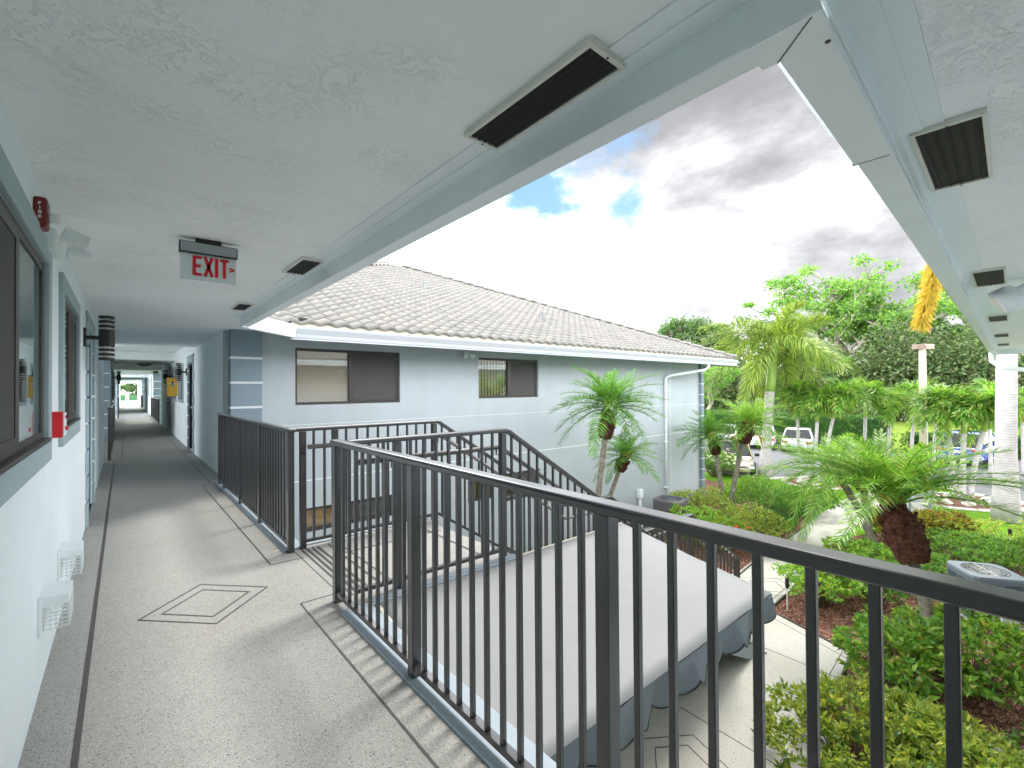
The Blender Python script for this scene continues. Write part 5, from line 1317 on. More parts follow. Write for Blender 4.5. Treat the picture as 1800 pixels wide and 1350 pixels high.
# right bed, from the camera outwards
shrub('yellow variegated schefflera bush at the bottom of the photo by the patio corner', 0, 0, 0.95, 0.75, 0.80, 'leaf_yellow', 620, 9, 0.085, 0.034, pos_=tuple(at(1500, 1375))[:2], seed=101, group=sg)
shrub('second yellow variegated bush at the bottom right of the photo', 0, 0, 0.7, 0.6, 0.75, 'leaf_yellow', 560, 9, 0.085, 0.034, pos_=(6.15, 0.75), seed=102, group=sg)
shrub('glossy green bush beside the patio edge under the near railing', 0, 0, 0.85, 0.65, 0.80, 'leaf_bright', 330, 7, 0.105, 0.055, pos_=tuple(at(1590, 1215))[:2], seed=103, group=sg, leg=0.42)
shrub('leafy green bush right of the leaning trunk, under the condenser', 0, 0, 1.05, 0.85, 0.95, 'leaf_bright', 430, 7, 0.105, 0.052, pos_=tuple(at(1715, 1215))[:2], seed=104, group=sg, leg=0.42)
shrub('low sprawling green bush at the lower right photo edge', 0, 0, 0.7, 0.7, 0.55, 'leaf_green', 200, 7, 0.10, 0.05, pos_=(6.9, -0.3), seed=105, group=sg, leg=0.42)
shrub('bushy shrub with orange tips at the tip of the right mulch bed', 1445, 1062, 0.72, 0.6, 0.85, 'leaf_bright', 420, 7, 0.085, 0.036, seed=106, group=sg, leg=0.42)
shrub('green shrub behind the tip of the right mulch bed', 1540, 1060, 0.7, 0.7, 0.75, 'leaf_green', 400, 7, 0.085, 0.036, seed=107, group=sg, leg=0.42)
shrub('bright green mound along the right side of the path', 1510, 1002, 0.9, 0.7, 0.6, 'leaf_bright', 460, 7, 0.08, 0.035, seed=108, group=sg)
shrub('dark green bush left of the foreground condenser', 1640, 1035, 0.85, 0.8, 0.58, 'leaf_green', 360, 7, 0.08, 0.035, seed=109, group=sg)
shrub('green bush behind the foreground condenser', 1700, 990, 1.3, 0.9, 0.62, 'leaf_green', 480, 7, 0.08, 0.035, seed=110, group=sg)
shrub('croton bush with red and yellow leaves on the lawn edge', 1652, 945, 0.9, 0.6, 0.62, 'leaf_croton', 620, 8, 0.11, 0.03, seed=111, box=0.25, group=sg)
shrub('croton bush with yellow and dark leaves behind the slender trunks', 1575, 950, 0.8, 0.7, 0.7, 'leaf_croton', 400, 8, 0.11, 0.03, seed=112, group=sg)
shrub('yellow green clipped bush at the foot of the royal palm', 1768, 970, 1.3, 1.1, 0.6, 'leaf_yellow', 700, 7, 0.06, 0.03, seed=113, box=0.3, group=sg)
shrub('green bush right of the foreground condenser at the photo edge', 1815, 1040, 1.0, 0.9, 0.9, 'leaf_green', 500, 7, 0.08, 0.035, seed=114, group=sg)
# left bed
shrub('yellow topped bush at the corner of the court building', 1236, 910, 1.1, 0.9, 0.85, 'leaf_yellow', 620, 7, 0.07, 0.035, seed=120, group=sg)
shrub('green mound in front of the far condenser', 1215, 945, 0.95, 0.8, 0.75, 'leaf_bright', 520, 7, 0.07, 0.035, seed=121, group=sg)
shrub('green mound with red flowers under the leaning pair of palms', 1262, 968, 1.0, 0.8, 0.75, 'leaf_bright', 560, 7, 0.07, 0.035, seed=122, group=sg)
shrub('tall yellow green variegated bush left of the path', 1322, 960, 0.85, 0.75, 0.95, 'leaf_yellow', 640, 7, 0.07, 0.03, seed=123, group=sg)
shrub('fine leaved green mound by the red mulch left of the path', 1363, 948, 0.55, 0.5, 0.75, 'leaf_juniper', 620, 8, 0.045, 0.012, seed=124, group=sg)
shrub('second fine leaved green mound, further along the path', 1388, 925, 0.6, 0.5, 0.7, 'leaf_juniper', 620, 8, 0.045, 0.012, seed=125, group=sg)
shrub('dark green bush behind the leaning pair of palms', 1340, 905, 1.1, 0.9, 1.0, 'leaf_green', 640, 7, 0.07, 0.035, seed=126, group=sg)
shrub('olive green bush at the far end of the left bed', 1422, 905, 0.95, 0.85, 0.85, 'leaf_green', 560, 7, 0.07, 0.035, seed=127, group=sg)
shrub('light green low hedge across the lawn behind the left bed', 1320, 868, 1.4, 0.6, 0.6, 'leaf_bright', 620, 7, 0.07, 0.035, seed=128, group=sg)
shrub('white flowering green bush in front of the tan car', 1258, 838, 1.1, 0.9, 1.05, 'leaf_green', 650, 7, 0.09, 0.04, seed=129, group=sg)
shrub('low green bush between the stairs and the court wall', 0, 0, 0.6, 0.5, 0.8, 'leaf_bright', 300, 7, 0.07, 0.035, pos_=(6.6, 6.0), seed=130, group=sg)
shrub('green plant glimpsed through the stair railings', 0, 0, 0.7, 0.6, 1.0, 'leaf_bright', 320, 7, 0.08, 0.04, pos_=(7.6, 5.4), seed=131, group=sg)
# flowers
def flowers(label, u, v, n, mat, spread, h, size=0.05, seed=3):
    p = at(u, v); th = thing('flower_cluster', label, 'flowers', tuple(p)); rng = np.random.default_rng(seed)
    C = rng.normal(size=(n, 3))*np.array([spread, spread, h*0.12])+np.array([0, 0, h]); P = np.repeat(C, 6, 0); D = sphere_dirs(n*6, rng); D[:, 2] = np.abs(D[:, 2])*0.6
    V, F = leaf_arrays(P, D, size, size*0.7, 0.1, rng); fast_mesh('petals', V, F, M[mat], th)
    if n > 20: th['kind'] = 'stuff'
M['petal_red'] = leafmat('red_petal', LG((0.75, 0.06, 0.02), (0.8, 0.12, 0.05), (0.6, 0.04, 0.02)), 0.3)
M['petal_white'] = leafmat('white_petal', LG((0.75, 0.70, 0.50), (0.8, 0.8, 0.7), (0.7, 0.62, 0.35)), 0.3)
flowers('red hibiscus flowers on the bush under the leaning palms', 1285, 985, 7, 'petal_red', 0.12, 0.72, 0.06)
flowers('cream flowers over the bush in front of the tan car', 1262, 840, 60, 'petal_white', 0.5, 1.05, 0.06, 6)
# clipped hedge along the far side of the car park
def hedge(label, a, b, wd, h, n, seed):
    a, b = Vector((*a, G)), Vector((*b, G)); d = b-a; L = d.length; th = thing('hedge', label, 'hedge', tuple((a+b)/2), math.atan2(d.y, d.x))
    rng = np.random.default_rng(seed); P = rng.uniform(-1, 1, (n, 3)); ax = rng.integers(0, 3, n); s = np.sign(rng.normal(size=n)); 
    ax = np.where(rng.random(n) < 0.1, 0, np.where(rng.random(n) < 0.55, 1, 2)); s = np.where(ax == 2, 1, s)
    P[np.arange(n), ax] = s*rng.uniform(0.9, 1.05, n); D = rng.normal(size=(n, 3))*0.5; D[np.arange(n), ax] += s
    P = P*np.array([L/2, wd/2, h/2])+np.array([0, 0, h/2]); V, F = leaf_arrays(P, D, 0.13, 0.075, 0.15, rng)
    fast_mesh('foliage', V, F, M['leaf_hedge'], th)
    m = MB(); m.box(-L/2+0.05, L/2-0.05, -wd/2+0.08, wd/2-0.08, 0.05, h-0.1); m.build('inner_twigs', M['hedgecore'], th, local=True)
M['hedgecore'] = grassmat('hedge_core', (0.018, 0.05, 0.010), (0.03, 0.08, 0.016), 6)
hedge('long clipped dark green hedge behind the blue parked car', (41.6, -8), (36.2, 5.6), 1.2, 1.15, 9000, 5)
hedge('clipped hedge on the far side of the car park behind the pale cars', (35.3, 6.6), (36.4, 22), 1.6, 2.1, 11000, 6)
# ------------------------------------------------------------------ trees beyond the car park
def tree_mesh(seed, Ht, spread, nclump, per, L, flat=0.55, crown0=0.35, trunk_r=0.35, forks=3, gap=0.0, clump=0.85):
    rng = random.Random(seed); nr = np.random.default_rng(seed)
    tips = []; m = MB()
    def branch(p, d, L_, r_, lvl):
        pts = [p]; rad = [r_]; n = 5
        for i in range(n):
            d = (d+Vector((rng.gauss(0, .16), rng.gauss(0, .16), rng.gauss(0, .08)+0.05))).normalized(); p = p+d*L_/n; pts.append(p); rad.append(r_*(1-0.42*(i+1)/n))
        m.tube([tuple(x) for x in pts], rad, 7 if lvl < 2 else 5, cap=False)
        if lvl >= 4 or r_ < 0.03: tips.append(p); return
        k = forks if lvl == 0 else rng.choice((2, 3))
        for j in range(k):
            a = 6.283*(j+rng.random()*0.6)/k+lvl; el = rng.uniform(0.5, 0.95) if lvl < 2 else rng.uniform(0.4, 1.1)
            h = Vector((math.cos(a), math.sin(a), 0)); nd = (d*math.cos(el)+h*math.sin(el)*spread+Vector((0, 0, 0.12))).normalized()
            branch(p, nd, L_*rng.uniform(0.62, 0.82), r_*0.62, lvl+1)
        if lvl > 0: tips.append(pts[3])
    branch(Vector((0, 0, -0.1)), Vector((rng.gauss(0, .08), rng.gauss(0, .08), 1)).normalized(), Ht*crown0, trunk_r, 0)
    T = np.array([tuple(t) for t in tips]); 
    if len(T) > nclump: T = T[nr.choice(len(T), nclump, replace=False)]
    sc_ = Ht/max(T[:, 2].max()+0.6, 1); 
    c = clump*nr.uniform(0.6, 1.25, len(T))
    P = np.repeat(T, per, 0)+sphere_dirs(len(T)*per, nr)*(np.repeat(c, per)*nr.random(len(T)*per)**0.5)[:, None]*np.array([1.15, 1.15, 0.62])
    D = sphere_dirs(len(P), nr); D[:, 2] += 0.25
    V, F = leaf_arrays(P, D, L*nr.uniform(0.7, 1.3, len(P)), L*0.62, 0.15, nr)
    vs = np.array(m.v)*sc_; V = V*1.0; V = (V-np.repeat(np.zeros((1, 3)), len(V), 0))
    Pc = np.repeat(T, per, 0); V = V+np.repeat(Pc*(sc_-1), 4, 0)
    return vs, m.f, V, F
TREES = {}
def tree(kind, label, u, v_top, dist, mat='leaf_tree', rz=0.0, wide=1.0, vbase=None, group='trees beyond the car park', **kw):
    if kind not in TREES:
        vs, fs, V, F = tree_mesh(**kw)
        me1 = bpy.data.meshes.new('trunk'); me1.from_pydata([tuple(x) for x in vs], [], fs); me1.materials.append(M['treebark']); me1.update(); me1.polygons.foreach_set('use_smooth', [True]*len(me1.polygons))
        o = fast_mesh('crown', V, F, M[mat]); TREES[kind] = (me1, o.data, kw['Ht']); bpy.data.objects.remove(o)
    me1, me2, Ht = TREES[kind]
    d = RM @ Vector((u-900, 0, -FPX)); d = Vector((d.x, d.y, 0)).normalized(); dd = dist/((RM @ Vector((0, 0, -1))).dot(d))
    p = d*dd; top = H+(681-v_top)/FPX*dist; s = (top-G)/Ht
    th = thing('tree', label, 'tree', (p.x, p.y, G-0.05), rz, group); th.scale = (s*wide, s*wide, s)
    for nm, me in (('trunk', me1), ('crown', me2)):
        if nm == 'crown' and mat and me.materials[0] != M[mat]: me = me.copy(); me.materials[0] = M[mat]
        o = bpy.data.objects.new(nm, me); col.objects.link(o); o.parent = th
    return th
kA = dict(seed=4, Ht=14, spread=1.15, nclump=150, per=85, L=0.34, crown0=0.30, trunk_r=0.42, forks=3, clump=0.95)
kB = dict(seed=9, Ht=13, spread=0.95, nclump=150, per=95, L=0.32, crown0=0.26, trunk_r=0.38, forks=3, clump=1.0)
kC = dict(seed=15, Ht=11, spread=0.8, nclump=140, per=110, L=0.30, crown0=0.2, trunk_r=0.3, forks=4, clump=1.05)
kD = dict(seed=23, Ht=14, spread=1.3, nclump=110, per=75, L=0.32, crown0=0.34, trunk_r=0.42, forks=2, clump=0.8)
tl = [('C', 1160, 580, 78, 'leaf_tree2', 0.3, 1.0, 'dark tree at the left end of the tree line, above the roof slope'),
      ('B', 1205, 566, 72, 'leaf_tree2', 1.3, 1.0, 'dark tree above the right end of the tiled roof'),
      ('C', 1262, 545, 70, 'leaf_tree2', 2.1, 1.0, 'taller dark spiky topped tree left of the foxtail palm'),
      ('A', 1325, 556, 64, 'leaf_tree2', 3.0, 1.0, 'dark tree just behind the foxtail palm'),
      ('D', 1400, 480, 66, 'leaf_tree', 0.7, 1.0, 'tall open crowned tree just right of the foxtail palm'),
      ('A', 1462, 500, 60, 'leaf_tree', 4.2, 0.9, 'leafy tree between the two tallest trees'),
      ('D', 1532, 452, 62, 'leaf_tree', 2.4, 1.0, 'tallest airy tree with a pale forked trunk'),
      ('B', 1590, 520, 58, 'leaf_tree', 0.2, 1.0, 'green tree behind the hanging yellow frond'),
      ('D', 1655, 455, 64, 'leaf_tree', 5.1, 1.0, 'airy tree half hidden by the right-hand gutter'),
      ('B', 1700, 560, 60, 'leaf_tree2', 3.3, 1.0, 'darker tree behind the lamp post'),
      ('A', 1765, 560, 58, 'leaf_tree', 1.1, 1.0, 'tree behind the royal palm trunk'),
      ('C', 1830, 590, 62, 'leaf_tree', 2.2, 1.0, 'tree just past the right edge of the photo'),
      ('C', 1240, 640, 56, 'leaf_tree', 5.2, 1.0, 'lower bright tree beside the corner of the court building'),
      ('C', 1480, 610, 54, 'leaf_tree', 1.9, 1.0, 'low bushy tree under the tallest trees'),
      ('C', 1625, 625, 56, 'leaf_tree2', 4.4, 1.0, 'low dark tree behind the lamp post top'),
      ('A', 1900, 520, 60, 'leaf_tree', 4.0, 1.0, 'tree beyond the photo edge on the right'),
      ('B', 1105, 600, 82, 'leaf_tree2', 4.0, 1.0, 'far dark tree mostly hidden by the tiled roof')]
KW = dict(A=kA, B=kB, C=kC, D=kD)
for k, u, vt, dist, mt, rz, wd, lab in tl: tree(k, lab, u, vt, dist, mt, rz, wd, **KW[k])
# dull thicket under the trees: a far wood that reads as one mass
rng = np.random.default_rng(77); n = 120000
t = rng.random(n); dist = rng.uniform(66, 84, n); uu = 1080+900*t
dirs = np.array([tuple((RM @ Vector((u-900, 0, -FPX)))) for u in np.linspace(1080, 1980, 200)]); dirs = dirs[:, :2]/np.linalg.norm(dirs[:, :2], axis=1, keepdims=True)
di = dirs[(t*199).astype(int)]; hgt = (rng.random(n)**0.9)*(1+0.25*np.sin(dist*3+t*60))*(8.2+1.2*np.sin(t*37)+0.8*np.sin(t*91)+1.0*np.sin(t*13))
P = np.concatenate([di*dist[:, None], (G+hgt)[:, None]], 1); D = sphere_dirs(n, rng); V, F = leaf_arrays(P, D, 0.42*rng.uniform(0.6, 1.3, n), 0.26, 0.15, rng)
M['leaf_wood'] = leafmat('dull_wood_leaf', LG((0.03, 0.07, 0.02), (0.07, 0.14, 0.04), (0.12, 0.20, 0.06), (0.16, 0.16, 0.08), (0.05, 0.12, 0.03)), 0.35)
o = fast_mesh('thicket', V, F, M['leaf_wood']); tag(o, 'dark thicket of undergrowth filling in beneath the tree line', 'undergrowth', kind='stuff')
# hedge and trees seen through the far end of the walkway
for x, y, s, k, lab in ((-1.5, 84, 0.42, 'B', 'green tree framed by the far end of the walkway, left'), (2.6, 86, 0.45, 'A', 'green tree framed by the far end of the walkway, right')):
    me1, me2, Ht = TREES[k]; th = thing('tree', lab, 'tree', (x, y, G-0.05), 1.0, 'trees at the far end of the walkway'); th.scale = (s, s, s)
    for nm, me in (('trunk', me1), ('crown', me2)):
        q = bpy.data.objects.new(nm, me); col.objects.link(q); q.parent = th
bh = thing('green_fence', 'green panelled fence beyond the end parapet with a pale post', 'fence', (0.5, 79, G))
m = MB(); m.box(-9, 10, 79, 79.06, G, 0.85); m.build('fence_panel', M['fencegreen'] if 'fencegreen' in M else speckmat('green_fence', (0.05, 0.16, 0.07), 0.1, 3), bh)
m = MB(); m.box(0.15, 0.55, 78.9, 79.0, G, 0.9); m.build('post', M['kerb'], bh)
# ------------------------------------------------------------------ condensers, bench, lamp post, path lights
def condenser(label, x, y, rz, dark, h=0.82, w_=0.80):
    th = thing('air_conditioner', label, 'air conditioner', (x, y, G), rz, 'outdoor air conditioner units')
    ml = M['acgrey'] if not dark else M['acdark']
    def rr(hw, r_, z, n=5):
        out = []
        for cx_, cy_, a0 in ((hw-r_, hw-r_, 0), (-hw+r_, hw-r_, 90), (-hw+r_, -hw+r_, 180), (hw-r_, -hw+r_, 270)):
            for i in range(n+1):
                a = R(a0+90*i/n); out.append((cx_+r_*math.cos(a), cy_+r_*math.sin(a), z))
        return out
    m = MB(); a = rr(w_/2, 0.09, 0.04); b = rr(w_/2, 0.09, h-0.10); n = len(a); m.add(a+b, [(i, (i+1) % n, n+(i+1) % n, n+i) for i in range(n)]+[tuple(range(n-1, -1, -1)), tuple(range(n, 2*n))]); m.build('cabinet', ml, th, local=True)
    m = MB()
    for s in range(4):
        M4 = Matrix.Rotation(R(90*s), 3, 'Z')
        for k in range(17):
            z = 0.10+k*0.037
            for (c0, c1) in ((-0.27, -0.04), (0.04, 0.27)):
                p = M4 @ Vector(((c0+c1)/2, -w_/2-0.004, z)); m.obox(p, (c1-c0, 0.010, 0.020), M4)
    m.build('louvre_panel', M['acslat'] if not dark else M['acdark'], th, local=True)
    m = MB(); N_ = 40; Rr = w_*0.40; hw = w_/2+0.015
    ring_o = []
    for i in range(N_):
        a_ = 2*math.pi*i/N_; c_, s_ = math.cos(a_), math.sin(a_); k_ = hw/max(abs(c_), abs(s_)); k_ = min(k_, hw*1.27); ring_o.append((c_*k_, s_*k_))
    lay = [[(x_, y_, h-0.10) for x_, y_ in ring_o], [(x_, y_, h-0.03) for x_, y_ in ring_o], [(x_*0.97, y_*0.97, h) for x_, y_ in ring_o], [(math.cos(2*math.pi*i/N_)*Rr, math.sin(2*math.pi*i/N_)*Rr, h+0.005) for i in range(N_)], [(math.cos(2*math.pi*i/N_)*Rr*0.97, math.sin(2*math.pi*i/N_)*Rr*0.97, h-0.09) for i in range(N_)]]
    m.add(sum(lay, []), [(l*N_+i, l*N_+(i+1) % N_, (l+1)*N_+(i+1) % N_, (l+1)*N_+i) for l in range(4) for i in range(N_)]); m.build('lid', ml, th, local=True, smooth=False)
    m = MB(); m.lathe([(Rr*0.97, h-0.092), (Rr*0.97, h-0.09)], (0, 0, 0), 32); fan = m.build('fan_well', M['acslat'], th, local=True)
    m = MB()
    for k in range(5):
        a_ = 2*math.pi*k/5; m.obox((math.cos(a_)*0.15, math.sin(a_)*0.15, h-0.06), (0.26, 0.09, 0.006), Euler((R(18), 0, a_)))
    m.lathe([(0.06, h-0.085), (0.06, h-0.03), (0.02, h-0.02)], (0, 0, 0), 14); m.build('fan', M['acgrey'], th, local=True)
    m = MB()
    for rr_ in (0.08, 0.13, 0.18, 0.23, 0.28):
        pts = [(math.cos(2*math.pi*i/24)*rr_, math.sin(2*math.pi*i/24)*rr_, h-0.004+0.01*(1-rr_/0.3)) for i in range(25)]; m.tube(pts, 0.0025, 4, cap=False)
    for k in range(16):
        a_ = 2*math.pi*k/16; m.tube([(math.cos(a_)*0.05, math.sin(a_)*0.05, h+0.008), (math.cos(a_)*Rr, math.sin(a_)*Rr, h)], 0.0025, 4, cap=False)
    m.bar((-Rr, 0, h+0.008), (Rr, 0, h+0.008), 0.012, 0.006); m.build('guard', M['alu'] if not dark else M['acgrey'], th, local=True)
    m = MB(); m.box(-0.36, -0.20, -w_/2-0.013, -w_/2-0.009, h-0.30, h-0.17) if dark else m.box(0.12, 0.28, -w_/2-0.013, -w_/2-0.009, h-0.33, h-0.17); m.build('rating_label', M['whiteplastic'], th, local=True)
    m = MB(); m.box(-w_/2-0.05, w_/2+0.05, -w_/2-0.05, w_/2+0.05, 0.0, 0.045); m.build('pad', M['kerb'], th, local=True)
    return th
M['acgrey'] = speckmat('blue_grey_enamel', (0.17, 0.205, 0.24), 0.05, 4, 0.45); M['acslat'] = speckmat('dark_grey_louvre', (0.065, 0.08, 0.10), 0.1, 6, 0.5); M['acdark'] = speckmat('brown_grey_enamel', (0.14, 0.13, 0.14), 0.06, 4, 0.5)
pc = at(1732, 1003, -1.84); condenser('blue grey condenser among the bushes at the right, behind the near railing', pc.x, pc.y, R(33), False, 0.82, 0.78)
pc = at(1184, 878, -1.86); condenser('dark condenser against the court wall, left of the yellow bush', pc.x, 7.25, R(8), True, 0.80, 0.78)
condenser('second dark condenser by the court wall, mostly hidden by the railing', 10.3, 7.2, R(4), True, 0.80, 0.78)
# service disconnect beside the near condenser
SB = thing('disconnect_box', 'white disconnect box with a blue band beside the right-hand condenser', 'electric box', (*tuple(at(1768, 1135))[:2], G)); c = at(1768, 1135)
m = MB(); m.obox((c.x, c.y, G+0.42), (0.3, 0.16, 0.34), Euler((0, 0, R(-35)))); bq = m.build('box', M['whiteplastic'], SB, bevel=0.01)
m = MB(); m.obox((c.x, c.y, G+0.50), (0.304, 0.164, 0.06), Euler((0, 0, R(-35)))); m.build('blue_band', plain('blue_label', (0.03, 0.16, 0.5), 0.4), bq)
m = MB(); m.bar((c.x, c.y, G), (c.x, c.y, G+0.25), 0.05, 0.05, up=(0, 1, 0)); m.tube([(c.x+0.05, c.y, G+0.27), (c.x+0.07, c.y, G+0.1), (c.x+0.25, c.y+0.1, G+0.03)], 0.018, 6); m.build('conduit', M['acgrey'], SB)
# bench
bn = at(1592, 896); BE = thing('bench', 'grey slatted garden bench on a pale pad beside the lawn', 'bench', tuple(bn), R(212))
M['benchgrey'] = speckmat('grey_bench_slats', (0.16, 0.19, 0.21), 0.1, 6, 0.6)
m = MB()
for k in range(5): m.box(-0.75, 0.75, -0.20+k*0.095, -0.12+k*0.095, 0.42, 0.45)
m.build('seat', M['benchgrey'], BE, local=True, bevel=0.004)
m = MB()
for k in range(5): m.obox((0, 0.31+k*0.022, 0.52+k*0.09), (1.5, 0.022, 0.07), Euler((R(-13), 0, 0)))
m.build('backrest', M['benchgrey'], BE, local=True, bevel=0.004)
for sx in (-0.72, 0.72):
    m = MB(); m.bar((sx, -0.2, 0), (sx, -0.2, 0.62), 0.06, 0.06, up=(0, 1, 0)); m.build('leg', M['benchgrey'], BE, local=True)
    m = MB(); m.bar((sx, 0.27, 0), (sx, 0.42, 0.98), 0.06, 0.06, up=(0, 1, 0)); m.build('leg', M['benchgrey'], BE, local=True)
    m = MB(); m.bar((sx, -0.24, 0.64), (sx, 0.36, 0.66), 0.07, 0.03); m.build('armrest', M['benchgrey'], BE, local=True)
pd = MB(); pd.obox((bn.x, bn.y, G+0.0), (2.2, 1.5, 0.05), Euler((0, 0, R(32)))); struct(pd.build('bench_pad', M['patio'], bevel=0.01))
# lamp post
lp = at(1625, 853); LPt = thing('lamp_post', 'square concrete lamp post with two box lamp heads at the car park edge', 'lamp post', tuple(lp))
tp = up_at(1625, 612, lp).z
m = MB(); q = 0.13; m.add([(-q, -q, 0), (q, -q, 0), (q, q, 0), (-q, q, 0), (-q*.8, -q*.8, tp-G), (q*.8, -q*.8, tp-G), (q*.8, q*.8, tp-G), (-q*.8, q*.8, tp-G)], [(0, 3, 2, 1), (4, 5, 6, 7), (0, 1, 5, 4), (1, 2, 6, 5), (2, 3, 7, 6), (3, 0, 4, 7)]); m.build('pole', M['concrete'] if 'concrete' in M else speckmat('concrete_post', (0.45, 0.41, 0.33), 0.15, 3, 0.85, 0.3, 40, 0.01), LPt, local=True)
for sx, nm in ((-0.15, 0), (0.20, 1)):
    m = MB(); dirv = Vector((0.66, -0.75, 0)); c = dirv*sx; m.obox((c.x, c.y, tp-G+0.06), (0.30, 0.28, 0.20), Euler((0, 0, math.atan2(dirv.y, dirv.x)))); m.build('lamp_head', M['lampbrown'] if 'lampbrown' in M else speckmat('faded_brown_lamp', (0.22, 0.15, 0.12) if nm == 0 else (0.45, 0.33, 0.28), 0.1, 5, 0.6), LPt, local=True, bevel=0.01)
m = MB(); m.bar(dirv*-0.2+Vector((0, 0, tp-G+0.04)), dirv*0.2+Vector((0, 0, tp-G+0.04)), 0.08, 0.06); m.build('arm', M['black'], LPt, local=True)
# stake path lights
for u, v, hgt, lab in ((1384, 1073, 0.42, 'black headed path light on a pale stake at the tip of the right bed'), (1313, 938, 0.42, 'black headed path light on a pale stake at the left bed edge'), (1776, 975, 0.45, 'black path light in the yellow green bush by the royal palm')):
    p = at(u, v); th = thing('path_light', lab, 'path light', tuple(p), 0, 'garden path lights')
    m = MB(); m.tube([(0, 0, 0), (0, 0, hgt)], 0.012, 6); m.build('stake', M['alu'], th, local=True)
    m = MB(); m.lathe([(0.025, hgt-0.02), (0.032, hgt+0.02), (0.032, hgt+0.15), (0.012, hgt+0.17)], (0, 0, 0), 12); m.build('lamp_head', M['black'], th, local=True)
p = Vector((6.25, 0.36, G)); th = thing('post_light', 'dark ribbed post light standing in the mulch at the lower right', 'path light', tuple(p))
m = MB(); m.lathe([(0.045, 0), (0.045, 0.52), (0.05, 0.52), (0.05, 0.60), (0.03, 0.64)], (0, 0, 0), 14); m.build('post', M['acdark'], th, local=True)
for (u, v), lab in (((1650, 885), 'small dark spotlight at the left of the triple palm ring'), ((1735, 892), 'small dark spotlight at the right of the triple palm ring')):
    p = at(u, v); th = thing('spotlight', lab, 'spotlight', tuple(p), 0, 'ring spotlights')
    m = MB(); m.tube([(0, 0, 0), (0, 0, 0.14)], 0.015, 6); m.build('stake', M['black'], th, local=True); m = MB(); m.tube([(0, 0, 0.14), (-0.12, 0.08, 0.22)], 0.05, 10); m.build('lamp_head', M['black'], th, local=True)
lf = thing('dry_leaf', 'small curled brown leaf lying on the pale patio', 'leaf', (*tuple(at(1346, 1149, G+0.02))[:2], G+0.022)); m = MB(); m.add([(-0.03, 0, 0.002), (0, -0.02, 0.012), (0.035, 0, 0.004), (0, 0.02, 0.018)], [(0, 1, 2), (0, 2, 3)]); m.build('blade', M['chip'], lf, local=True)
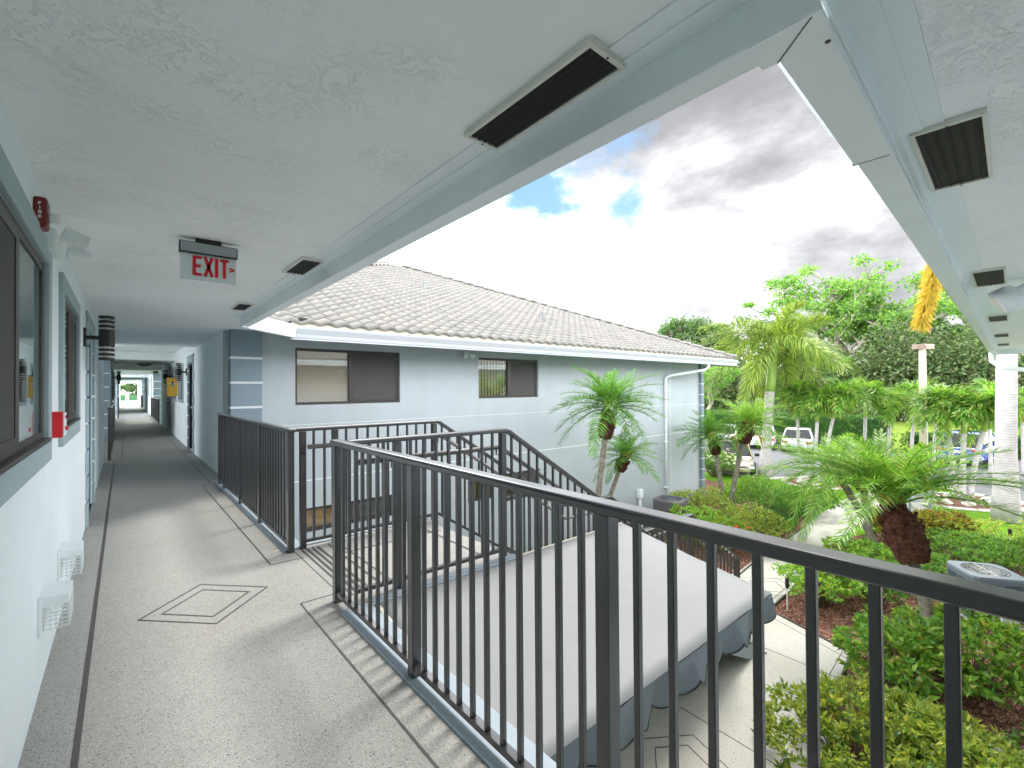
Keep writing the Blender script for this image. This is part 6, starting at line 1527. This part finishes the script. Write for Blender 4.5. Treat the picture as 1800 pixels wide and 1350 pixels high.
# ------------------------------------------------------------------ cars
def car(label, x, y, rz, paint, kind='sedan', dark=(0.01, 0.012, 0.015)):
    """x forward; built from lofted sections"""
    th = thing('parked_car', label, 'car', (x, y, G-0.016), rz, 'parked cars')
    suv = kind == 'suv'; L, Wd = (4.7, 1.92) if suv else (4.6, 1.8)
    zb = 0.32 if suv else 0.24; belt = 0.98 if suv else 0.82
    st = [(-L/2, .55, .86, zb+.12), (-L/2+.12, .62, belt-.02, zb+.02), (-L/2+.6, .97, belt+.03, zb), (-0.9, 1.0, belt+.02, zb), (0.5, 1.0, belt, zb), (1.1, .99, belt-.04, zb), (1.75, .94, belt-.14, zb), (L/2-.12, .80, belt-.26, zb+.05), (L/2, .66, belt-.40, zb+.12)]
    st[0] = (-L/2, .84, belt-.18, zb+.14); st[1] = (-L/2+.10, .92, belt-.03, zb+.04)
    m = MB(); n = 10
    def sec(xx, wf, top, bot):
        hw = Wd/2*wf; return [(xx, -hw*.86, bot), (xx, -hw*.98, bot+.12), (xx, -hw, (top+bot)/2), (xx, -hw*.96, top-.10), (xx, -hw*.86, top), (xx, hw*.86, top), (xx, hw*.96, top-.10), (xx, hw, (top+bot)/2), (xx, hw*.98, bot+.12), (xx, hw*.86, bot)]
    V = sum([sec(*s) for s in st], []); k = len(st)
    m.add(V, [(i*n+j, i*n+(j+1) % n, (i+1)*n+(j+1) % n, (i+1)*n+j) for i in range(k-1) for j in range(n)]+[tuple(range(n-1, -1, -1)), tuple((k-1)*n+j for j in range(n))])
    b = m.build('body', paint, th, local=True, smooth=True, bevel=0.02)
    rt = 1.66 if suv else 1.40; bl_ = belt+.0
    xs = (-L/2+.18, -L/2+.75, 0.25, 1.05) if suv else (-1.75, -1.05, 0.15, 1.0)
    m = MB(); hw = Wd/2*.88; rw = Wd/2*.68
    m.add([(xs[0], -hw, bl_-.02), (xs[1], -rw, rt), (xs[2], -rw, rt), (xs[3], -hw, bl_-.06), (xs[0], hw, bl_-.02), (xs[1], rw, rt), (xs[2], rw, rt), (xs[3], hw, bl_-.06)], [(0, 1, 2, 3), (7, 6, 5, 4), (0, 4, 5, 1), (2, 6, 7, 3), (1, 5, 6, 2)])
    m.build('window_glass', M['carglass'], th, local=True, bevel=0.02)
    m = MB(); m.add([(xs[1]-.04, -rw*1.03, rt-.035), (xs[2]+.04, -rw*1.03, rt-.035), (xs[2]-.05, -rw*.9, rt+.03), (xs[1]+.1, -rw*.9, rt+.03), (xs[1]-.04, rw*1.03, rt-.035), (xs[2]+.04, rw*1.03, rt-.035), (xs[2]-.05, rw*.9, rt+.03), (xs[1]+.1, rw*.9, rt+.03)], [(0, 1, 2, 3), (5, 4, 7, 6), (3, 2, 6, 7), (0, 3, 7, 4), (1, 5, 6, 2), (0, 4, 5, 1)])
    for sy in (-1, 1):
        m.bar((xs[3]-.02, sy*hw*1.0, bl_-.05), (xs[2]+.02, sy*rw*1.01, rt-.02), .05, .05); m.bar((xs[0]+.02, sy*hw*1.0, bl_-.02), (xs[1], sy*rw*1.01, rt-.02), .07, .06); m.bar((-.28, sy*hw*1.005, bl_-.02), (-.32, sy*rw*1.02, rt-.02), .05, .04)
    m.build('roof', paint, th, local=True, smooth=False)
    for wx in (-L/2+.92, L/2-.88):
        for sy in (-1, 1):
            wr = .36 if suv else .32
            m = MB(); m.lathe([(wr*.6, sy*(Wd/2-.24)), (wr, sy*(Wd/2-.22)), (wr, sy*(Wd/2-.02)), (wr*.9, sy*(Wd/2)), (wr*.62, sy*(Wd/2+.002))][::sy], (wx, 0, wr), 24, axis='y'); wn = m.build('wheel', M['tyre'], th, local=True, smooth=False)
            m = MB(); m.lathe([(wr*.62, sy*(Wd/2-.02)), (wr*.6, sy*(Wd/2+.004)), (wr*.2, sy*(Wd/2-.015)), (0.03, sy*(Wd/2-.005))][::sy], (wx, 0, wr), 16, axis='y')
            for q in range(6): a = 6.283*q/6; m.bar((wx, sy*(Wd/2+.004), wr), (wx+math.cos(a)*wr*.58, sy*(Wd/2+.006), wr+math.sin(a)*wr*.58), .05, .012, up=(0, sy, 0))
            m.build('rim', M['alu'], wn, local=True)
    for sy in (-1, 1):
        m = MB(); m.obox((-L/2+.045, sy*Wd/2*.70, belt-.12 if suv else belt-.15), (.10, .42 if suv else .30, .13), Euler((0, R(8), sy*R(-8)))); m.build('tail_light', M['taillight'], th, local=True, bevel=0.015)
        m = MB(); m.obox((L/2-.16, sy*Wd/2*.70, belt-.36), (.16, .34, .13), Euler((0, R(-12), sy*R(18)))); m.build('headlight', M['headlight'], th, local=True, bevel=0.015)
        m = MB(); m.obox((.82, sy*(Wd/2+.09), belt+.06), (.12, .2, .13), Euler((0, 0, 0))); m.build('wing_mirror', M['tyre'], th, local=True, bevel=0.03)
        if suv:
            m = MB(); cx_ = -L/2-.0; pts = [(cx_, sy*.88, .50), (cx_-.01, sy*.82, .60), (cx_-.02, sy*.48, .58), (cx_-.02, sy*.46, .48), (cx_-.01, sy*.80, .46), (cx_, sy*.88, .50)]; m.tube(pts, .018, 6); m.build('exhaust_trim', M['alu'], th, local=True)
    m = MB(); m.box(-L/2-.012, -L/2+.03, -.17, .17, .70 if suv else .58, .82 if suv else .70); m.build('number_plate', M['whiteplastic'], th, local=True)
    m = MB(); m.box(-L/2-.03, -L/2+.2, -Wd/2*.84, Wd/2*.84, zb+.04, zb+.26); m.build('bumper', M['acgrey'] if suv else paint, th, local=True, bevel=0.04)
    m = MB(); m.box(L/2-.2, L/2+.03, -Wd/2*.7, Wd/2*.7, zb+.04, zb+.22); m.build('bumper', paint, th, local=True, bevel=0.04)
    return th
def paintmat(name, c, metal=0.3):
    m_, t, b = newmat(name); b.inputs['Base Color'].default_value = (*c, 1); b.inputs['Metallic'].default_value = metal; b.inputs['Roughness'].default_value = 0.32
    b.inputs['Coat Weight'].default_value = 1.0; b.inputs['Coat Roughness'].default_value = 0.04; return m_
M['carglass'] = plain('tinted_car_glass', (0.012, 0.016, 0.018), 0.05, 0, 0.8); M['tyre'] = plain('black_rubber', (0.015, 0.015, 0.015), 0.7)
M['taillight'] = plain('red_lens', (0.45, 0.01, 0.01), 0.2); M['headlight'] = plain('clear_lens', (0.6, 0.62, 0.62), 0.15)
car('blue parked car facing the hedge, seen from behind', 34.0, 2.75, R(-7), paintmat('blue_paint', (0.01, 0.045, 0.36)), 'suv')
car('tan parked sedan with its nose behind the white flowering bush', 22.9, 10.2, R(205), paintmat('tan_paint', (0.36, 0.31, 0.24)))
car('white parked sedan behind the leaning pair of palms', 33.0, 15.2, R(20), paintmat('white_paint', (0.7, 0.72, 0.74), 0.0))
car('silver parked car half hidden by the foxtail palm trunk', 33.2, 10.6, R(15), paintmat('silver_paint', (0.52, 0.56, 0.6), 0.4))
car('pale parked car right behind the foxtail palm trunk', 33.5, 12.9, R(18), paintmat('pearl_paint', (0.62, 0.64, 0.66), 0.1))
